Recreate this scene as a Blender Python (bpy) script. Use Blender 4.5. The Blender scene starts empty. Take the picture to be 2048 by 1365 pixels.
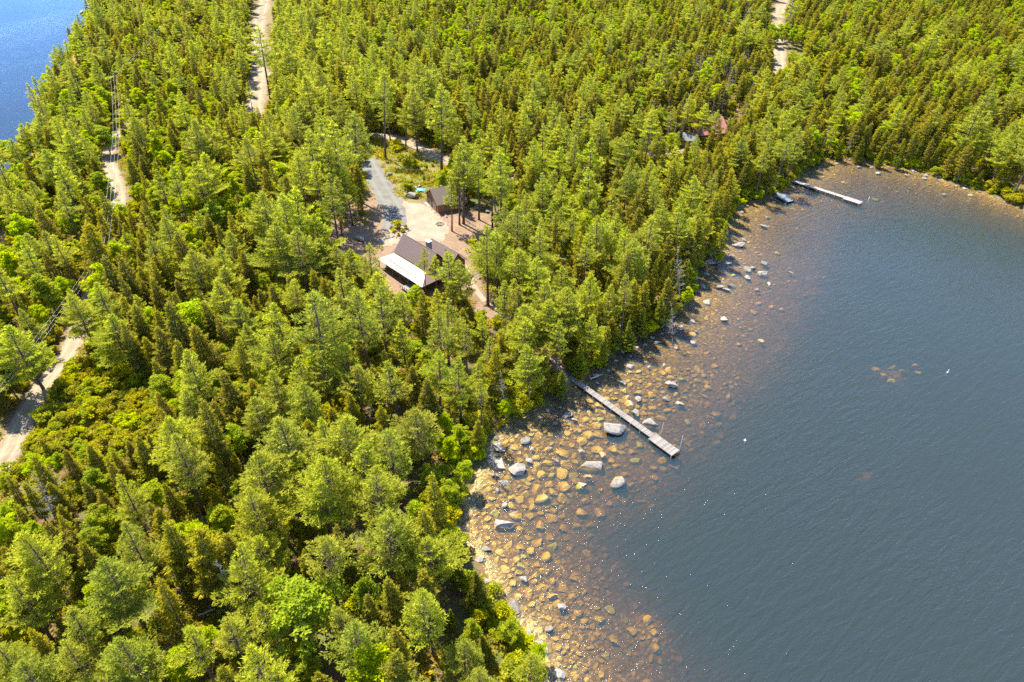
import bpy, bmesh, math, random
import numpy as np
from mathutils import Vector, Matrix, Euler

SEED = 11
rng = np.random.default_rng(SEED)
random.seed(SEED)
R = math.radians
scene = bpy.context.scene
COL = scene.collection

# ------------------------------------------------------------------ camera
CAM_H, PITCH, FPX, PW, PH = 90.0, R(36.7), 1400.0, 2048.0, 1365.0
CX, CY = 1024.0, 682.5
FWD = np.array([0, math.cos(PITCH), -math.sin(PITCH)])
UPV = np.array([0, math.sin(PITCH), math.cos(PITCH)])
cam_data = bpy.data.cameras.new('camera')
cam_data.sensor_width = 36.0
cam_data.lens = 36.0 * FPX / PW
cam_data.clip_end = 6000
cam = bpy.data.objects.new('camera', cam_data)
COL.objects.link(cam)
cam.location = (0, 0, CAM_H)
cam.rotation_euler = (math.pi / 2 - PITCH, 0, 0)
scene.camera = cam


def P(px, py, z=0.0):
    """photo pixel -> world point at height z"""
    px = np.asarray(px, float); py = np.asarray(py, float); z = np.asarray(z, float)
    dx = (px - CX)
    dv = (CY - py)
    X = dx
    Y = FWD[1] * FPX + UPV[1] * dv
    Z = FWD[2] * FPX + UPV[2] * dv
    t = (z - CAM_H) / Z
    return np.stack([X * t, Y * t, np.broadcast_to(z, np.shape(t))], -1)


def proj(p):
    """world (N,3) -> pixel x, y, depth"""
    p = np.asarray(p, float)
    q = p - np.array([0, 0, CAM_H])
    d = q @ FWD
    d = np.where(d < 1, 1, d)
    return CX + FPX * q[..., 0] / d, CY - FPX * (q @ UPV) / d, d


# ------------------------------------------------------------------ noise and polygons
def vnoise(x, y, seed=0):
    xi = np.floor(x).astype(np.int64); yi = np.floor(y).astype(np.int64)
    fx = x - xi; fy = y - yi
    fx = fx * fx * (3 - 2 * fx); fy = fy * fy * (3 - 2 * fy)

    def h(a, b):
        n = (a * 374761393 + b * 668265263 + seed * 1442695041) & 0x7fffffff
        n = ((n ^ (n >> 13)) * 1274126177) & 0x7fffffff
        return ((n ^ (n >> 16)) & 0xffff) / 65535.0
    return (h(xi, yi) * (1 - fx) + h(xi + 1, yi) * fx) * (1 - fy) + (h(xi, yi + 1) * (1 - fx) + h(xi + 1, yi + 1) * fx) * fy


def inpoly(x, y, poly):
    x = np.asarray(x, float); y = np.asarray(y, float)
    c = np.zeros(np.broadcast(x, y).shape, bool)
    n = len(poly)
    for i in range(n):
        x0, y0 = poly[i][:2]; x1, y1 = poly[(i + 1) % n][:2]
        if y0 == y1:
            continue
        k = ((y0 > y) != (y1 > y)) & (x < (x1 - x0) * (y - y0) / (y1 - y0) + x0)
        c ^= k
    return c


def dline(x, y, line):
    x = np.asarray(x, float); y = np.asarray(y, float)
    best = np.full(np.broadcast(x, y).shape, 1e9)
    for (x0, y0), (x1, y1) in zip(line[:-1], line[1:]):
        dx, dy = x1 - x0, y1 - y0
        L = dx * dx + dy * dy + 1e-9
        t = np.clip(((x - x0) * dx + (y - y0) * dy) / L, 0, 1)
        best = np.minimum(best, (x - x0 - t * dx) ** 2 + (y - y0 - t * dy) ** 2)
    return np.sqrt(best)


def chaikin(pts, n=2):
    pts = [np.array(p, float) for p in pts]
    for _ in range(n):
        q = [pts[0]]
        for a, b in zip(pts[:-1], pts[1:]):
            q += [a * .75 + b * .25, a * .25 + b * .75]
        q.append(pts[-1])
        pts = q
    return [tuple(p) for p in pts]


def W2(pxs, z=0.0):
    return [tuple(P(a, b, z)[:2]) for a, b in pxs]


# shore of the large lake, as seen in the photograph, carried on outside the frame
SHORE_PX = [(1180, 1900), (1120, 1600), (1098, 1440), (1078, 1340), (1045, 1262), (1008, 1228), (978, 1190), (962, 1148), (938, 1105), (912, 1072),
            (905, 1040), (922, 1008), (938, 985), (945, 945), (966, 905), (990, 872), (1018, 846), (1060, 822), (1100, 802), (1140, 776),
            (1172, 755), (1205, 732), (1225, 712), (1245, 690), (1285, 672), (1325, 655), (1352, 634), (1368, 612), (1384, 588), (1392, 560),
            (1400, 530), (1424, 500), (1440, 478), (1455, 450), (1472, 424), (1492, 408), (1522, 404), (1556, 392), (1582, 372), (1602, 352),
            (1626, 331), (1662, 318), (1702, 317), (1750, 324), (1800, 335), (1850, 348), (1900, 364), (1950, 380), (2000, 398), (2048, 417),
            (2110, 445), (2250, 500), (2500, 560)]
SHORE = W2(SHORE_PX)
LAKE = SHORE + [(900, 150), (900, -900), (60, -900)]
LEFT_PX = [(-500, 680), (-160, 560), (-60, 520), (8, 492), (4, 470), (-30, 440), (-20, 390), (22, 345), (66, 328), (92, 296), (88, 256), (98, 206), (136, 158), (150, 112), (172, 78),
           (182, 48), (196, 14), (210, -30), (245, -80), (315, -130)]
LEFT = W2(LEFT_PX)
LAKE_B = LEFT + [(-500, 900), (-1400, 900), (-1400, 60)]
DROP_PX = [(1420, 1800), (1390, 1500), (1345, 1400), (1270, 1300), (1200, 1160), (1150, 1060), (1195, 1005), (1290, 960), (1345, 885), (1400, 842),
           (1480, 770), (1560, 690), (1610, 600), (1655, 510), (1690, 445), (1760, 425), (1840, 420), (1950, 432), (2060, 462), (2160, 520), (2500, 600)]
DROP = W2(DROP_PX)
DEEP = DROP + [(900, 100), (900, -900), (120, -900)]
SHOALS = [(W2([(1795, 738)])[0], 5.5, 1.3), (W2([(1742, 936)])[0], 2.2, 1.2), (W2([(1300, 1255)])[0], 3.0, .9)]


def lake_fields(x, y):
    ds = dline(x, y, SHORE); a = inpoly(x, y, LAKE)
    dl = dline(x, y, LEFT); b = inpoly(x, y, LAKE_B)
    return ds, a, dl, b


def terrain(x, y):
    x = np.asarray(x, float); y = np.asarray(y, float)
    # small wobble keeps the waterline from being a smooth traced curve
    wx = x + 1.2 * (vnoise(x * .35, y * .35, 3) - .5) * 2
    wy = y + 1.2 * (vnoise(x * .35, y * .35, 4) - .5) * 2
    ds, a, dl, b = lake_fields(wx, wy)
    land = np.minimum(ds, dl)
    z = .05 + .35 * (1 - np.exp(-land / 1.5)) + 2.4 * (1 - np.exp(-land / 45)) + .5 * (vnoise(x * .09, y * .09, 5) - .5) * (1 - np.exp(-land / 8)) \
        + .18 * (vnoise(x * .45, y * .45, 6) - .5) * (1 - np.exp(-land / 4))
    dd = dline(wx, wy, DROP); deep = inpoly(wx, wy, DEEP)
    t = ds / (ds + dd + 1e-6)
    depth = np.where(deep, 1.5 + .20 * dd, 1.5 * t ** .9)
    depth = np.minimum(depth, 6.5) + .12 * (vnoise(x * .5, y * .5, 7) - .5) * np.clip(ds / 4, 0, 1)
    for (sx, sy), r, dmin in SHOALS:
        g = np.exp(-((x - sx) ** 2 + (y - sy) ** 2) / (r * r))
        depth = depth * (1 - g) + np.minimum(depth, dmin) * g
    z = np.where(a, -depth, z)
    z = np.where(b, -np.minimum(.1 + .35 * dl, 6), z)
    return z


def ground_hit(px, py):
    z = np.zeros(np.shape(px))
    for _ in range(4):
        p = P(px, py, z)
        z = terrain(p[..., 0], p[..., 1])
    p[..., 2] = z
    return p


# ------------------------------------------------------------------ roads and clearings (pixel outlines put down on the ground)
ROADS = {
    'approach_road': (7.6, [(560, -70), (535, -20), (528, 10), (519, 45), (516, 85), (520, 125), (518, 160), (512, 200), (507, 236)]),
    'gravel_road': (5.0, [(510, 222), (516, 252), (550, 275), (640, 282), (728, 274), (765, 276), (805, 284), (850, 302), (890, 328), (960, 350), (1060, 362), (1160, 340), (1290, 312), (1390, 300)]),
    'cottage_road': (7.0, [(1562, 165), (1556, 130), (1557, 108), (1553, 85), (1549, 58), (1562, 20), (1572, -20), (1600, -60)]),
    'forest_road': (4.6, [(620, 90), (520, 175), (430, 205), (330, 225), (262, 245), (233, 268), (214, 300), (218, 335), (238, 378), (238, 415), (215, 480), (185, 580), (150, 690), (128, 725), (98, 762), (60, 818), (36, 870), (14, 925), (-60, 1040), (-200, 1250)]),
    'road_spur': (5.0, [(1553, 100), (1575, 88), (1600, 86), (1640, 94), (1720, 84), (1800, 60)]),
}
DRIVE_PX = [(734, 322), (744, 345), (757, 368), (772, 392), (786, 416), (792, 440), (786, 462)]
PATH_PX = [(912, 510), (938, 545), (950, 578), (972, 603), (1005, 628), (1045, 655), (1090, 695), (1122, 728), (1140, 754)]
road_lines = {}
for k, (w, px) in ROADS.items():
    road_lines[k] = (w, chaikin(W2(px, 1.8), 2))
DRIVE = chaikin(W2(DRIVE_PX, 2.2), 2)
PATH = chaikin(W2(PATH_PX, 1.8), 2)
COURT = W2([(795, 395), (830, 408), (856, 408), (880, 432), (905, 452), (896, 478), (868, 500), (840, 480), (800, 492), (770, 500), (740, 492), (770, 470), (778, 440), (772, 412)], 2.2)
YARD = W2([(640, 430), (690, 400), (740, 385), (775, 390), (840, 400), (905, 425), (985, 420), (1000, 470), (940, 490), (960, 560), (1015, 620), (970, 640), (915, 560), (880, 600), (780, 600), (740, 560), (700, 520), (650, 520), (600, 570), (560, 540), (610, 480)], 2.2)
GRASS = W2([(728, 322), (735, 285), (790, 288), (850, 312), (885, 335), (858, 368), (845, 400), (818, 404), (790, 392), (765, 352)], 2.2)
SHRUBLAND = W2([(150, 722), (190, 705), (260, 735), (330, 800), (340, 880), (250, 900), (150, 920), (60, 900), (90, 830)], 2.0)
SAND = [W2([(1370, 262), (1392, 258), (1388, 290), (1368, 292)], 2), W2([(1462, 215), (1488, 204), (1490, 216), (1466, 226)], 2), W2([(500, 20), (548, -10), (548, 60), (570, 100), (545, 130), (548, 205), (490, 225), (498, 150)], 2), W2([(1545, -30), (1590, -30), (1572, 50), (1545, 50)], 2)]
GAPS_PX = [[(560, 1090), (600, 1090), (600, 1125), (565, 1120)], [(395, 1205), (455, 1190), (470, 1225), (410, 1235)]]


def roaddist(x, y):
    d = np.full(np.shape(x), 1e9)
    for w, ln in road_lines.values():
        d = np.minimum(d, dline(x, y, ln) - w / 2)
    return d


# ------------------------------------------------------------------ object helpers
def link(name, data, parent=None):
    o = bpy.data.objects.new(name, data)
    COL.objects.link(o)
    if parent is not None:
        o.parent = parent
    return o


def tag(o, label=None, cat=None, group=None, kind=None):
    if label: o['label'] = label
    if cat: o['category'] = cat
    if group: o['group'] = group
    if kind: o['kind'] = kind
    return o


def empty(name, loc=(0, 0, 0), rz=0.0):
    o = link(name, None)
    o.empty_display_size = .3
    o.location = loc
    o.rotation_euler = (0, 0, rz)
    return o


def np_mesh(name, verts, faces, mats, mat_idx=None, attrs=None, smooth=False):
    """verts (N,3); faces: (M,k) array or list of such arrays"""
    me = bpy.data.meshes.new(name)
    if not isinstance(faces, list):
        faces = [faces]
    faces = [np.asarray(f, np.int32) for f in faces if len(f)]
    loops = np.concatenate([f.ravel() for f in faces])
    tot = np.concatenate([np.full(len(f), f.shape[1], np.int32) for f in faces])
    start = np.concatenate([[0], np.cumsum(tot)[:-1]]).astype(np.int32)
    me.vertices.add(len(verts)); me.loops.add(len(loops)); me.polygons.add(len(tot))
    me.vertices.foreach_set('co', np.asarray(verts, np.float32).ravel())
    me.loops.foreach_set('vertex_index', loops)
    me.polygons.foreach_set('loop_start', start)
    me.polygons.foreach_set('loop_total', tot)
    if mat_idx is not None:
        me.polygons.foreach_set('material_index', np.asarray(mat_idx, np.int32))
    me.polygons.foreach_set('use_smooth', np.full(len(tot), smooth))
    for k, v in (attrs or {}).items():
        v = np.asarray(v, np.float32)
        if v.ndim == 1:
            a = me.attributes.new(k, 'FLOAT', 'POINT'); a.data.foreach_set('value', v)
        else:
            a = me.attributes.new(k, 'FLOAT_VECTOR', 'POINT'); a.data.foreach_set('vector', v.ravel())
    for m in mats:
        me.materials.append(m)
    me.update(calc_edges=True)
    return me


class MB:
    """collects boxes, tubes and polygons into one mesh"""
    def __init__(self):
        self.v = []; self.f = []; self.m = []; self.t = []

    def add(self, verts, faces, mi=0, t=None):
        n = len(self.v)
        self.v += [tuple(p) for p in verts]
        tt = random.random() if t is None else t
        self.t += [tt] * len(verts)
        for f in faces:
            self.f.append([n + i for i in f]); self.m.append(mi)
        return self

    def box(self, c, s, rz=0.0, mi=0, rx=0.0, ry=0.0, t=None, taper=1.0):
        M = Matrix.Translation(c) @ Euler((rx, ry, rz)).to_matrix().to_4x4()
        hx, hy, hz = s[0] / 2, s[1] / 2, s[2] / 2
        vs = [M @ Vector((a * hx * (taper if e > 0 else 1), b * hy * (taper if e > 0 else 1), e * hz)) for e in (-1, 1) for b in (-1, 1) for a in (-1, 1)]
        return self.add(vs, [(0, 2, 3, 1), (4, 5, 7, 6), (0, 1, 5, 4), (2, 6, 7, 3), (0, 4, 6, 2), (1, 3, 7, 5)], mi, t)

    def tube(self, pts, rad, n=6, mi=0, t=None, cap=True):
        pts = [Vector(p) for p in pts]
        if not hasattr(rad, '__len__'):
            rad = [rad] * len(pts)
        rings = []
        for i, p in enumerate(pts):
            d = (pts[min(i + 1, len(pts) - 1)] - pts[max(i - 1, 0)]).normalized()
            a = d.cross(Vector((0, 0, 1)))
            if a.length < .05:
                a = d.cross(Vector((1, 0, 0)))
            a.normalize(); b = d.cross(a)
            rings.append([p + (a * math.cos(k * math.tau / n) + b * math.sin(k * math.tau / n)) * rad[i] for k in range(n)])
        vs = [q for r in rings for q in r]
        fs = []
        for i in range(len(pts) - 1):
            for k in range(n):
                fs.append((i * n + k, i * n + (k + 1) % n, (i + 1) * n + (k + 1) % n, (i + 1) * n + k))
        if cap:
            fs.append(tuple(range(n))[::-1]); fs.append(tuple((len(pts) - 1) * n + k for k in range(n)))
        return self.add(vs, fs, mi, t)

    def slab(self, quad, th, mi=0, t=None):
        """polygon thickened downwards along its normal"""
        q = [Vector(p) for p in quad]
        nrm = (q[1] - q[0]).cross(q[2] - q[0]).normalized()
        if nrm.z < 0:
            q.reverse(); nrm = -nrm
        lo = [p - nrm * th for p in q]
        n = len(q)
        fs = [tuple(range(n)), tuple(range(2 * n - 1, n - 1, -1))] + [(i, n + i, n + (i + 1) % n, (i + 1) % n) for i in range(n)]
        return self.add(q + lo, fs, mi, t)

    def mesh(self, name, mats, smooth=False):
        me = bpy.data.meshes.new(name)
        me.from_pydata(self.v, [], self.f)
        for m in (mats if isinstance(mats, (list, tuple)) else [mats]):
            me.materials.append(m)
        me.polygons.foreach_set('material_index', self.m)
        me.polygons.foreach_set('use_smooth', [smooth] * len(self.f))
        a = me.attributes.new('tint', 'FLOAT', 'POINT'); a.data.foreach_set('value', self.t)
        me.update()
        return me

    def build(self, name, mats, parent=None, smooth=False):
        return link(name, self.mesh(name, mats, smooth), parent)


# ------------------------------------------------------------------ materials
class NT:
    def __init__(self, name, disp=False):
        self.mat = bpy.data.materials.new(name)
        self.mat.use_nodes = True
        self.nt = self.mat.node_tree
        self.nt.nodes.clear()
        self.out = self.nt.nodes.new('ShaderNodeOutputMaterial')

    def n(self, typ, ins=None, **kw):
        nd = self.nt.nodes.new('ShaderNode' + typ)
        for k, v in kw.items():
            setattr(nd, k, v)
        for k, v in (ins or {}).items():
            s = nd.inputs[k]
            if isinstance(v, bpy.types.NodeSocket):
                self.nt.links.new(v, s)
            else:
                s.default_value = v if not (isinstance(v, tuple) and len(v) == 3 and s.type == 'RGBA') else (*v, 1)
        return nd

    def link(self, a, b):
        self.nt.links.new(a, b)

    def mix(self, fac, a, b, blend='MIX'):
        nd = self.nt.nodes.new('ShaderNodeMix')
        nd.data_type = 'RGBA'; nd.blend_type = blend
        for s, v in ((nd.inputs[0], fac), (nd.inputs[6], a), (nd.inputs[7], b)):
            if isinstance(v, bpy.types.NodeSocket):
                self.nt.links.new(v, s)
            else:
                s.default_value = v if not isinstance(v, tuple) or len(v) == 4 else (*v, 1)
        return nd.outputs[2]

    def math(self, op, a, b=None, c=None, clamp=False):
        nd = self.nt.nodes.new('ShaderNodeMath'); nd.operation = op; nd.use_clamp = clamp
        for i, v in enumerate((a, b, c)):
            if v is None: continue
            if isinstance(v, bpy.types.NodeSocket):
                self.nt.links.new(v, nd.inputs[i])
            else:
                nd.inputs[i].default_value = v
        return nd.outputs[0]

    def ramp(self, fac, stops, interp='LINEAR'):
        nd = self.nt.nodes.new('ShaderNodeValToRGB')
        cr = nd.color_ramp; cr.interpolation = interp
        while len(cr.elements) < len(stops):
            cr.elements.new(.5)
        for e, (p, c) in zip(cr.elements, stops):
            e.position = p
            e.color = (*c, 1) if isinstance(c, tuple) else (c, c, c, 1)
        self.link(fac, nd.inputs[0])
        return nd.outputs[0]

    def noise(self, vec, scale, detail=4, rough=.55, dist=0.0):
        nd = self.n('TexNoise', {'Scale': scale, 'Detail': detail, 'Roughness': rough, 'Distortion': dist})
        if vec is not None: self.link(vec, nd.inputs['Vector'])
        return nd.outputs[0]

    def attr(self, name, vec=False):
        nd = self.nt.nodes.new('ShaderNodeAttribute'); nd.attribute_name = name
        return nd.outputs['Vector' if vec else 'Fac']

    def obj(self):
        return self.nt.nodes.new('ShaderNodeTexCoord').outputs['Object']

    def pos(self):
        return self.nt.nodes.new('ShaderNodeNewGeometry').outputs['Position']

    def rand(self):
        return self.nt.nodes.new('ShaderNodeObjectInfo').outputs['Random']

    def bump(self, h, strength=.5, dist=.1):
        return self.n('Bump', {'Height': h, 'Strength': strength, 'Distance': dist}).outputs[0]

    def bsdf(self, color, rough=.8, normal=None, spec=.3, metal=0.0, coat=0.0):
        ins = {'Base Color': color, 'Roughness': rough, 'Specular IOR Level': spec, 'Metallic': metal, 'Coat Weight': coat}
        if normal is not None: ins['Normal'] = normal
        b = self.n('BsdfPrincipled', ins)
        self.link(b.outputs[0], self.out.inputs[0])
        return b


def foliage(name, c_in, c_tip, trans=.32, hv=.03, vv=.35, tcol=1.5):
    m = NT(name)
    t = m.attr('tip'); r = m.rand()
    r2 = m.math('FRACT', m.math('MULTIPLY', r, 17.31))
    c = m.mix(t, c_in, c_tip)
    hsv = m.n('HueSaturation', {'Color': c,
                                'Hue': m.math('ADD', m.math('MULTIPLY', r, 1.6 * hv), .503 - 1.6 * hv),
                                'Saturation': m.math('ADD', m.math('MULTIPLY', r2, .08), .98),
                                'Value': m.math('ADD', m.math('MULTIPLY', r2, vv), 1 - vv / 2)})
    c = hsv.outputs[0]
    b = m.n('BsdfPrincipled', {'Base Color': c, 'Roughness': .7, 'Specular IOR Level': .1})
    tr = m.n('BsdfTranslucent', {'Color': m.mix(1.0, c, (tcol, tcol * .95, tcol * .6), 'MULTIPLY')})
    mx = m.n('MixShader', {0: trans})
    m.link(b.outputs[0], mx.inputs[1]); m.link(tr.outputs[0], mx.inputs[2])
    m.link(mx.outputs[0], m.out.inputs[0])
    return m.mat


def bark(name, c0, c1, scale=6):
    m = NT(name)
    n = m.noise(m.obj(), scale, 5, .7)
    m.bsdf(m.mix(m.ramp(n, [(.3, 0.0), (.7, 1.0)]), c0, c1), .9, m.bump(n, .6, .05), .1)
    return m.mat


M = {}
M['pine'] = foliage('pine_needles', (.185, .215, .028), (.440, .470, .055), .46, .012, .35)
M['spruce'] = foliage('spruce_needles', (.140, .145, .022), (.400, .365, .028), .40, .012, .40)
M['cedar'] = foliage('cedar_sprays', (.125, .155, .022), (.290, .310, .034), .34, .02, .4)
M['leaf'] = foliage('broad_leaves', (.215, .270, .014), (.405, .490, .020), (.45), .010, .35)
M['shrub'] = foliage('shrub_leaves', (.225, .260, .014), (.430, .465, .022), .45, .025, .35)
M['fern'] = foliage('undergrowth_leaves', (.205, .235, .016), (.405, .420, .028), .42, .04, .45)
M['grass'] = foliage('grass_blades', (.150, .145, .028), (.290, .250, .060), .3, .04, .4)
M['bark_pine'] = bark('pine_bark', (.075, .055, .043), (.17, .125, .095))
M['bark_spruce'] = bark('spruce_bark', (.085, .07, .06), (.19, .16, .135))
M['bark_birch'] = bark('birch_bark', (.14, .12, .10), (.42, .38, .33), 3)
M['dead'] = bark('bare_wood', (.17, .145, .125), (.36, .32, .285), 4)
M['log'] = bark('bleached_log', (.32, .27, .22), (.58, .52, .45), 3)


def granite():
    m = NT('granite')
    p = m.pos(); o = m.obj()
    r = m.rand()
    n1 = m.noise(o, 2.2, 6, .65); n2 = m.noise(o, 18, 3, .7)
    c = m.ramp(n1, [(.28, (.085, .078, .068)), (.42, (.20, .18, .16)), (.56, (.31, .28, .245)), (.72, (.21, .19, .155))])
    c = m.mix(m.ramp(n2, [(.40, .6), (.58, 0.0)]), c, (.09, .082, .075))
    c = m.n('HueSaturation', {'Color': c, 'Value': m.math('ADD', m.math('MULTIPLY', r, .5), .75)}).outputs[0]
    z = m.n('SeparateXYZ', {0: p}).outputs[2]
    z = m.math('ADD', z, m.math('MULTIPLY', m.math('SUBTRACT', n1, .5), .25))
    alg = m.mix(n1, (.25, .150, .016), (.54, .345, .038))
    alg = m.mix(m.ramp(r, [(.86, 0.0), (.93, .7)]), alg, (.28, .30, .06))
    wet = m.ramp(z, [(0.0, 1.0), (.10, 0.0)])
    land = m.ramp(m.math('ADD', z, .08, clamp=True), [(0.02, 1.0), (.13, 0.0)])
    c = m.mix(land, c, alg)
    m.bsdf(c, m.math('SUBTRACT', .85, m.math('MULTIPLY', land, .3)), m.bump(m.math('ADD', n1, m.math('MULTIPLY', n2, .3)), .7, .12), .3)
    return m.mat


M['granite'] = granite()


def ground_mat():
    m = NT('forest_floor_and_lakebed')
    p = m.pos(); mask = m.n('SeparateXYZ', {0: m.attr('mask', True)}).outputs
    z = m.n('SeparateXYZ', {0: p}).outputs[2]
    n1 = m.noise(p, .25, 6, .65); n2 = m.noise(p, 2.5, 5, .7); n3 = m.noise(p, .06, 3, .5)
    litter = m.ramp(n2, [(.25, (.060, .036, .022)), (.5, (.135, .078, .045)), (.75, (.215, .125, .075))])
    moss = m.ramp(n2, [(.3, (.040, .055, .014)), (.7, (.105, .125, .026))])
    c = m.mix(m.ramp(n1, [(.40, 0.0), (.56, .9)]), litter, moss)
    bare = m.ramp(n2, [(.25, (.13, .075, .047)), (.5, (.22, .142, .095)), (.8, (.31, .22, .155))])
    c = m.mix(m.math('MULTIPLY', mask[0], m.ramp(n1, [(.35, .55), (.6, 1.0)])), c, bare)
    gr = m.ramp(n2, [(.3, (.095, .110, .022)), (.55, (.20, .185, .045)), (.8, (.30, .225, .09))])
    c = m.mix(m.math('MULTIPLY', mask[1], m.ramp(n1, [(.3, 1.0), (.68, .55)])), c, gr)
    # lake bed: gravel and cobbles
    v = m.n('TexVoronoi', {'Vector': p, 'Scale': 1.9, 'Randomness': 1.0})
    v2 = m.n('TexVoronoi', {'Vector': p, 'Scale': 5.0, 'Randomness': 1.0})
    cell = m.n('SeparateColor', {0: v.outputs['Color']}).outputs[0]
    cell2 = m.n('SeparateColor', {0: v2.outputs['Color']}).outputs[0]
    bed = m.ramp(m.math('ADD', m.math('MULTIPLY', cell, .6), m.math('MULTIPLY', cell2, .4)), [(.2, (.16, .090, .010)), (.5, (.37, .222, .024)), (.85, (.54, .335, .040))])
    bed = m.mix(m.ramp(v.outputs['Distance'], [(.25, 0.0), (.62, .8)]), bed, (.11, .066, .014))
    bed = m.mix(m.ramp(n2, [(.35, .5), (.65, 0.0)]), bed, (.20, .12, .022))
    c = m.mix(m.ramp(m.math('ADD', m.math('MULTIPLY', z, 1.0), .5), [(.49, 1.0), (.56, 0.0)]), c, bed)
    h = m.math('ADD', m.math('MULTIPLY', n2, .6), m.math('MULTIPLY', v.outputs['Distance'], -.5))
    m.bsdf(c, .9, m.bump(h, .7, .25), .15)
    return m.mat


M['ground'] = ground_mat()


def water_mat(name, wave, rough, turb, gloss=(1, 1, 1)):
    m = NT(name)
    p = m.pos()
    r1 = m.n('Mapping', {'Vector': p, 'Rotation': (0, 0, R(-36))}).outputs[0]
    mp = m.n('Mapping', {'Vector': r1, 'Scale': (.40, 1.55, 1)}).outputs[0]
    n1 = m.noise(mp, .62, 4, .55, .6)
    r2 = m.n('Mapping', {'Vector': p, 'Rotation': (0, 0, R(-8))}).outputs[0]
    mp2 = m.n('Mapping', {'Vector': r2, 'Scale': (.6, 1.6, 1)}).outputs[0]
    n2 = m.noise(mp2, 1.9, 3, .6, .3)
    gust = m.ramp(m.noise(p, .012, 3, .5, .6), [(.35, .3), (.65, 1.0)])
    h = m.math('MULTIPLY', m.math('ADD', m.math('MULTIPLY', n1, 1.0), m.math('MULTIPLY', n2, .30)), gust)
    nrm = m.bump(h, 1.0, wave)
    fr = m.n('Fresnel', {'IOR': 1.33, 'Normal': nrm}).outputs[0]
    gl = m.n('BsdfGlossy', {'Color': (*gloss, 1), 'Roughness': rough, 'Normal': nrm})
    tr = m.n('BsdfTransparent', {'Color': (1, 1, 1, 1)})
    df = m.n('BsdfDiffuse', {'Color': (*turb, 1), 'Normal': nrm})
    m1 = m.n('MixShader', {0: .06}); m.link(tr.outputs[0], m1.inputs[1]); m.link(df.outputs[0], m1.inputs[2])
    m2 = m.n('MixShader', {0: fr}); m.link(m1.outputs[0], m2.inputs[1]); m.link(gl.outputs[0], m2.inputs[2])
    m.link(m2.outputs[0], m.out.inputs[0])
    va = m.n('VolumeAbsorption', {'Color': (.79, .718, .04, 1), 'Density': 1.95})
    vsc = m.n('VolumeScatter', {'Color': (.60, .90, 1.0, 1), 'Density': .070})
    ad = m.n('AddShader'); m.link(va.outputs[0], ad.inputs[0]); m.link(vsc.outputs[0], ad.inputs[1])
    m.link(ad.outputs[0], m.out.inputs[1])
    return m.mat


M['water'] = water_mat('lake_water', .56, .075, (.15, .30, .46))
M['cove'] = water_mat('cove_water', .10, .04, (.05, .15, .30), (.36, .52, .70))  # last colour tints the sky reflection darker and bluer than real water gives


def gravel(name, c0, c1, c2, tracks=True):
    m = NT(name)
    p = m.pos()
    n1 = m.noise(p, .35, 5, .65); n2 = m.noise(p, 5.0, 4, .7)
    c = m.ramp(m.math('ADD', m.math('MULTIPLY', n1, .6), m.math('MULTIPLY', n2, .4)), [(.35, c0), (.5, c1), (.65, c2)])
    if tracks:
        u = m.attr('across')   # -1..1 across the road: two worn wheel tracks
        a = m.math('ABSOLUTE', m.math('SUBTRACT', m.math('ABSOLUTE', u), .42))
        c = m.mix(m.ramp(a, [(.05, .55), (.22, 0.0)]), c, c2)
        edge = m.ramp(m.math('ADD', m.math('ABSOLUTE', u), m.math('MULTIPLY', m.math('SUBTRACT', n1, .5), .5)), [(.72, 0.0), (.98, .65)])
        c = m.mix(edge, c, (.22, .155, .085))
    m.bsdf(c, .95, m.bump(n2, .5, .06), .1)
    return m.mat


M['gravel'] = gravel('sandy_gravel', (.160, .122, .078), (.228, .182, .124), (.298, .248, .178))
M['drive'] = gravel('grey_gravel', (.10, .096, .086), (.14, .135, .12), (.18, .172, .152))
M['court'] = gravel('tan_gravel', (.20, .15, .11), (.26, .205, .15), (.32, .26, .20), False)
M['path'] = gravel('pink_path', (.20, .135, .10), (.28, .20, .155), (.34, .26, .205))


def planks(name, c0, c1, rough=.8):
    m = NT(name)
    t = m.attr('tint')
    n = m.noise(m.obj(), 5, 4, .6)
    c = m.mix(m.math('ADD', m.math('MULTIPLY', t, .7), m.math('MULTIPLY', n, .3)), c0, c1)
    m.bsdf(c, rough, m.bump(n, .3, .02), .2)
    return m.mat


M['deck_wood'] = planks('weathered_deck_wood', (.13, .115, .105), (.26, .235, .215))
M['deck_pale'] = planks('pale_deck_boards', (.20, .195, .195), (.29, .285, .285))
M['shaded_boards'] = planks('shade_blue_boards', (.10, .125, .15), (.17, .20, .23))  # bluish tree shade on the small dock, put into the board colour
M['dark_wood'] = planks('dark_stained_wood', (.08, .055, .04), (.14, .10, .075))
M['siding'] = planks('brown_siding', (.15, .092, .058), (.21, .135, .088))
M['red_boards'] = planks('red_brown_boards', (.26, .115, .055), (.35, .165, .085))
M['trim'] = planks('pale_trim', (.36, .34, .31), (.42, .40, .36))
M['door'] = planks('tan_garage_door', (.20, .165, .12), (.25, .21, .155))
M['pole'] = planks('pole_wood', (.16, .13, .11), (.24, .20, .17))


def plain(name, c, rough=.5, metal=0.0, spec=.5, nscale=4, var=.25):
    m = NT(name)
    n = m.noise(m.obj(), nscale, 4, .6)
    m.bsdf(m.mix(m.math('MULTIPLY', n, var), c, tuple(x * .6 for x in c)), rough, None, spec, metal)
    return m.mat


def roof_mat(name, c, rough=.3, spec=.5):
    m = NT(name)
    n = m.noise(m.obj(), 1.3, 5, .65)
    n2 = m.noise(m.obj(), 7, 3, .6)
    m.bsdf(m.mix(m.math('MULTIPLY', n, .5), c, tuple(x * .7 for x in c)), m.math('ADD', rough - .06, m.math('MULTIPLY', n2, .14)), m.bump(n2, .12, .03), spec, 0.0, .3)
    return m.mat


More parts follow.
